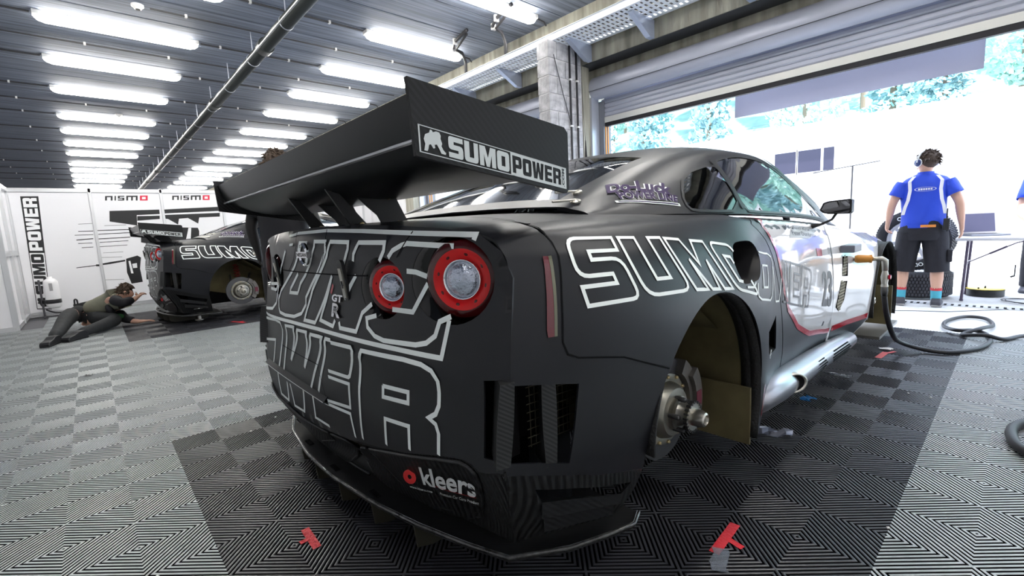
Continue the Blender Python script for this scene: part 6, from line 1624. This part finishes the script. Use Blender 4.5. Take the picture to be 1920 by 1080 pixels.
# tape marks and scraps on the floor
TAPE = mat('red cloth tape', (.62, .015, .03), .45, bump=('noise', 90, .5))
def strip3(mb, a, b, w, z=.0015):
    a = Vector((*a, z)); b = Vector((*b, z)); s = (b-a).normalized().cross(Vector((0, 0, 1)))*w/2; V = []; n = 7
    for i in range(n+1):
        p = a.lerp(b, i/n); j = .0022*((i*7) % 3-1); V += [p+s*(1+j*9), p-s*(1-j*5), p+s*(1+j*9)+Vector((0, 0, .0006)), p-s*(1-j*5)+Vector((0, 0, .0006))]
    F = []
    for i in range(n): F += [(4*i+2, 4*i+3, 4*i+7, 4*i+6), (4*i, 4*i+2, 4*i+6, 4*i+4), (4*i+1, 4*i+5, 4*i+7, 4*i+3)]
    mb.add(V, F)
def tmark(label, c, seg, m=TAPE, name='tape_mark', group=None):
    t = thing(name, label, 'tape', (c[0], c[1], 0), group)
    for a, b, w in seg:
        q = MB(); strip3(q, a, b, w, .0012 if w > .03 else .0022); q.build('tape_strip', m, t)
    for ch in t.children: ch.location = (-c[0], -c[1], 0)
def tm(label, c, seg, group=None, m=None, z=0, name='tape_mark'):
    global OFF
    OFF = Vector((c[0], c[1], 0)); t = thing(name, label, 'tape', (c[0], c[1], 0), group)
    for i, (a, b, w) in enumerate(seg):
        q = MB(); strip3(q, a, b, w, .0012+.0009*i); q.build('tape_strip', m or TAPE, t)
    OFF = Vector((0, 0, 0)); return t
tm('red T-shaped tape mark on black tiles under the left end of the splitter', (.25, 0), [((.255, .065), (.250, -.075), .028), ((.250, -.005), (.215, -.006), .020)], 'red tape marks')
tm('larger red T-shaped tape mark on black tiles right of the splitter corner', (1.24, -1.04), [((1.14, -1.042), (1.328, -1.032), .032), ((1.235, -1.045), (1.222, -1.098), .022)], 'red tape marks')
tm('faded red tape mark on the floor beside the sill, far along the near car', (3.95, -1.02), [((3.84, -1.005), (4.04, -1.02), .04), ((3.99, -1.02), (4.09, -1.065), .022)], 'red tape marks', mat('faded red tape', (.62, .10, .10), .4))
tm('red tape mark on the floor beside the far car', (1.12, 5.2), [((1.08, 5.34), (1.17, 5.09), .04), ((1.12, 5.2), (1.19, 5.22), .03)], 'red tape marks')
CLR = mat('clear crumpled tape', (.22, .25, .30), .15, alpha=.45, coat=.5)
def scrap(label, c, s, m, seed, name='tape_scrap', h=.012):
    t = thing(name, label, 'scrap', (c[0], c[1], 0)); R = random.Random(seed); V = []; n = 6
    for i in range(n):
        for j in range(3): V.append((s[0]*(i/(n-1)-.5)+R.uniform(-.006, .006), s[1]*(j/2-.5)+R.uniform(-.006, .006)+.01*math.sin(i), .002+R.uniform(0, h)))
    o = MB().add(V, [(i*3+j, i*3+j+1, i*3+4+j, i*3+3+j) for i in range(n-1) for j in range(2)]).build('film', m, t); sd = o.modifiers.new('t', 'SOLIDIFY'); sd.thickness = .001; return t
a = scrap('clear crumpled tape scrap beside the larger red tape mark', (1.12, -1.07), (.10, .05), CLR, 1, h=.006); a.rotation_euler[2] = .5
a = scrap('crumpled silver tape scrap on the floor beside the wheel arch', (2.12, -.89), (.16, .06), mat('silver scrap', (.30, .32, .40), .25, metal=.5), 2, h=.03); a.rotation_euler[2] = -1.2
a = scrap('small torn blue tape scrap on the floor beside the side pipe', (2.70, -.88), (.06, .05), mat('blue tape', (.02, .16, .42), .5), 3)
a = scrap('twisted clear and white tape scrap under the side pipe', (3.24, -.89), (.05, .16), CLR, 4, h=.02)
a = scrap('small white paper scrap next to the side pipe', (3.265, -.935), (.05, .04), mat('white paper', (.8, .8, .8), .6), 5)
a = scrap('white scrap beside the faded red tape mark', (4.12, -1.01), (.05, .07), mat('white paper', (.8, .8, .8), .6), 6)
a = scrap('small dark scrap on the grey tiles in the middle of the floor', (-.33, 3.55), (.05, .03), BPL, 7)
R = random.Random(12); n = 0
for k in range(60):
    x, y = R.uniform(-.2, 4.6), R.uniform(-1.6, 5)
    if (.3 < x < 5 and -1.1 < y < 1.1) or n >= 26: continue
    o = MB().box((-.004, -.003, 0), (.005, .004, .004), Matrix.Rotation(R.uniform(0, 3), 4, 'Z')).build('crumb', mat('pale crumb', (.6, .6, .6), .6)); o.location = (x, y, .0002); n += 1
    tag(o, 'tiny pale crumb of dirt lying on the rib tiles', 'crumb', 'crumbs on the floor tiles')

# ---------------------------------------------------------------- partition graphics
YW = 9.1042
def wq(q): return quadmap([(a, YW, b) for a, b in q])
def wpoly(mb, P, dy=0.): V, F = fill([tuple(p) for p in P], (), 1e4, 1e4); mb.add([(a, YW-dy, b) for a, b in V], F)
PRB = mat('black print', (.012, .012, .014), .5)
t = thing('wall_banner', 'tall vertical black and white team name banner on the white partition', 'banner', (-.8, YW, .1)); OFF = Vector((-.8, YW, .1))
# reads from bottom to top: u along the height, v from the right edge to the left edge
q = [WALL['banner'][1], WALL['banner'][2], WALL['banner'][3], WALL['banner'][0]]
Q0 = wq(q)
def QB(dy): return lambda x, y: Q0(x, y)-Vector((0, dy, 0))
mb = MB(); Qw = QB(.0010); mb.add([Qw(.0, 0), Qw(.0, 1), Qw(1, 1), Qw(1, 0)], [(0, 1, 2, 3)]); mb.build('board', PRB, t)
mb = MB(); Qw = QB(.0020); mb.add([Qw(.008, .05), Qw(.008, .95), Qw(.505, .95), Qw(.505, .05)], [(0, 1, 2, 3)]); word(mb, 'POWER', Qw, .525, .985, .12, .90, .12); mb.build('white_print', mat('white print', (.82, .82, .84), .5), t)
mb = MB(); Qw = QB(.0030); word(mb, 'SUMO', Qw, .135, .495, .12, .90, .10); emblem(mb, Qw, .015, .125, .12, .90); mb.build('black_print', PRB, t)
OFF = Vector((0, 0, 0))
for i, q in enumerate(WALL['nismo']):
    t = thing('wall_lettering', ('sponsor name lettering on the partition, left of the two' if i == 0 else 'sponsor name lettering on the partition, right of the two'), 'lettering', (q[0][0], YW, q[0][1]), 'sponsor names on the partition'); OFF = Vector((q[0][0], YW, q[0][1]))
    Qw = quadmap([(a, YW-.001, b) for a, b in q]); cells = [(0, .17), (.215, .245), (.29, .44), (.485, .755), (.81, 1)]
    shp = {0: [[(0, 0), (0, 1), (1, 1), (1, 0), (.75, 0), (.75, .72), (.25, .72), (.25, 0)]], 1: [[(0, 0), (0, 1), (1, 1), (1, 0)]],
           2: [[(0, 1), (1, 1), (1, .78), (.3, .78), (.3, .6), (1, .6), (1, 0), (0, 0), (0, .22), (.7, .22), (.7, .4), (0, .4)]],
           3: [[(0, 0), (0, 1), (1, 1), (1, 0), (.84, 0), (.84, .72), (.58, .72), (.58, 0), (.42, 0), (.42, .72), (.16, .72), (.16, 0)]]}
    mb = MB()
    for j in range(4):
        a, b = cells[j]; V, F = fill([(a+(b-a)*x, y) for x, y in shp[j][0]], (), 1e4, 1e4); mb.add([Qw(*v) for v in V], F)
    mb.build('black_letters', PRB, t)
    mb = MB(); a, b = cells[4]; V, F = fill([(a, 0), (a, 1), (b, 1), (b, 0)], [[(a+.05, .26), (a+.05, .74), (b-.05, .74), (b-.05, .26)]], 1e4, 1e4); mb.add([Qw(*v) for v in V], F); mb.build('red_letter', mat('red print', (.65, .02, .06), .5), t)
OFF = Vector((0, 0, 0))
t = thing('wall_graphic', 'printed black race car silhouette with speed streaks on the white partition', 'wall graphic', (1.0, YW, 1.0)); OFF = Vector((1.0, YW, 1.0))
mb = MB()
for P in WALL['black']: wpoly(mb, P, .0010)
mb.build('silhouette', PRB, t); mb = MB()
for P in WALL['streak']: wpoly(mb, P, .0012)
mb.build('speed_streak', PRB, t)['kind'] = 'stuff'; mb = MB()
for P in WALL['white']: wpoly(mb, P, .0022)
mb.build('white_outline', mat('white print', (.82, .82, .84), .5), t)
OFF = Vector((0, 0, 0))
# pressure bottle on its stand in front of the partition
t = thing('pressure_bottle', 'white pressure bottle strapped to a low dark stand by the partition banner', 'bottle', (-.72, 8.75, 0)); OFF = Vector((-.72, 8.75, 0))
BX_, BY_ = -.72, 8.75
MB().lathe([(.001, .13), (.06, .135), (.088, .17), (.09, .22), (.09, .50), (.085, .56), (.06, .60), (.03, .615), (.03, .64), (.001, .64)], 26, Matrix.Translation((BX_, BY_, 0))).build('bottle', mat('white bottle paint', (.78, .78, .80), .3), t, smooth=True)
MB().lathe([(.092, .215), (.096, .22), (.096, .275), (.092, .28)], 26, Matrix.Translation((BX_, BY_, 0))).box((BX_-.13, BY_-.02, .22), (BX_-.08, BY_+.02, .275)).build('strap', BPL, t, auto=40)
MB().box((BX_-.14, BY_-.02, .012), (BX_-.115, BY_+.02, .60)).box((BX_-.30, BY_-.03, .0), (BX_+.25, BY_+.01, .022)).box((BX_-.13, BY_-.2, .0), (BX_-.11, BY_+.2, .02)).build('stand', mat('dark stand', (.08, .08, .09), .4, metal=.4), t)
MB().tube(spl([(BX_-.1, BY_, .12), (BX_+.02, BY_-.04, .06), (BX_+.18, BY_, .07), (BX_+.26, BY_, .10), (BX_+.27, BY_, .22), (BX_+.24, BY_, .23), (BX_+.235, BY_, .12)], 5), .012, 8).build('handle', BPL, t, smooth=True)
MB().box((BX_-.02, BY_-.093, .42), (BX_+.02, BY_-.088, .54)).build('label', mat('grey print', (.35, .35, .36), .5), t)
OFF = Vector((0, 0, 0))
# ---------------------------------------------------------------- second car: the same kind of car in the next bay
index_kids()
car2 = dup(car, (2.71, 6.36, 0)); car2['label'] = 'second dark race car on jacks in the far bay beside the white partition'
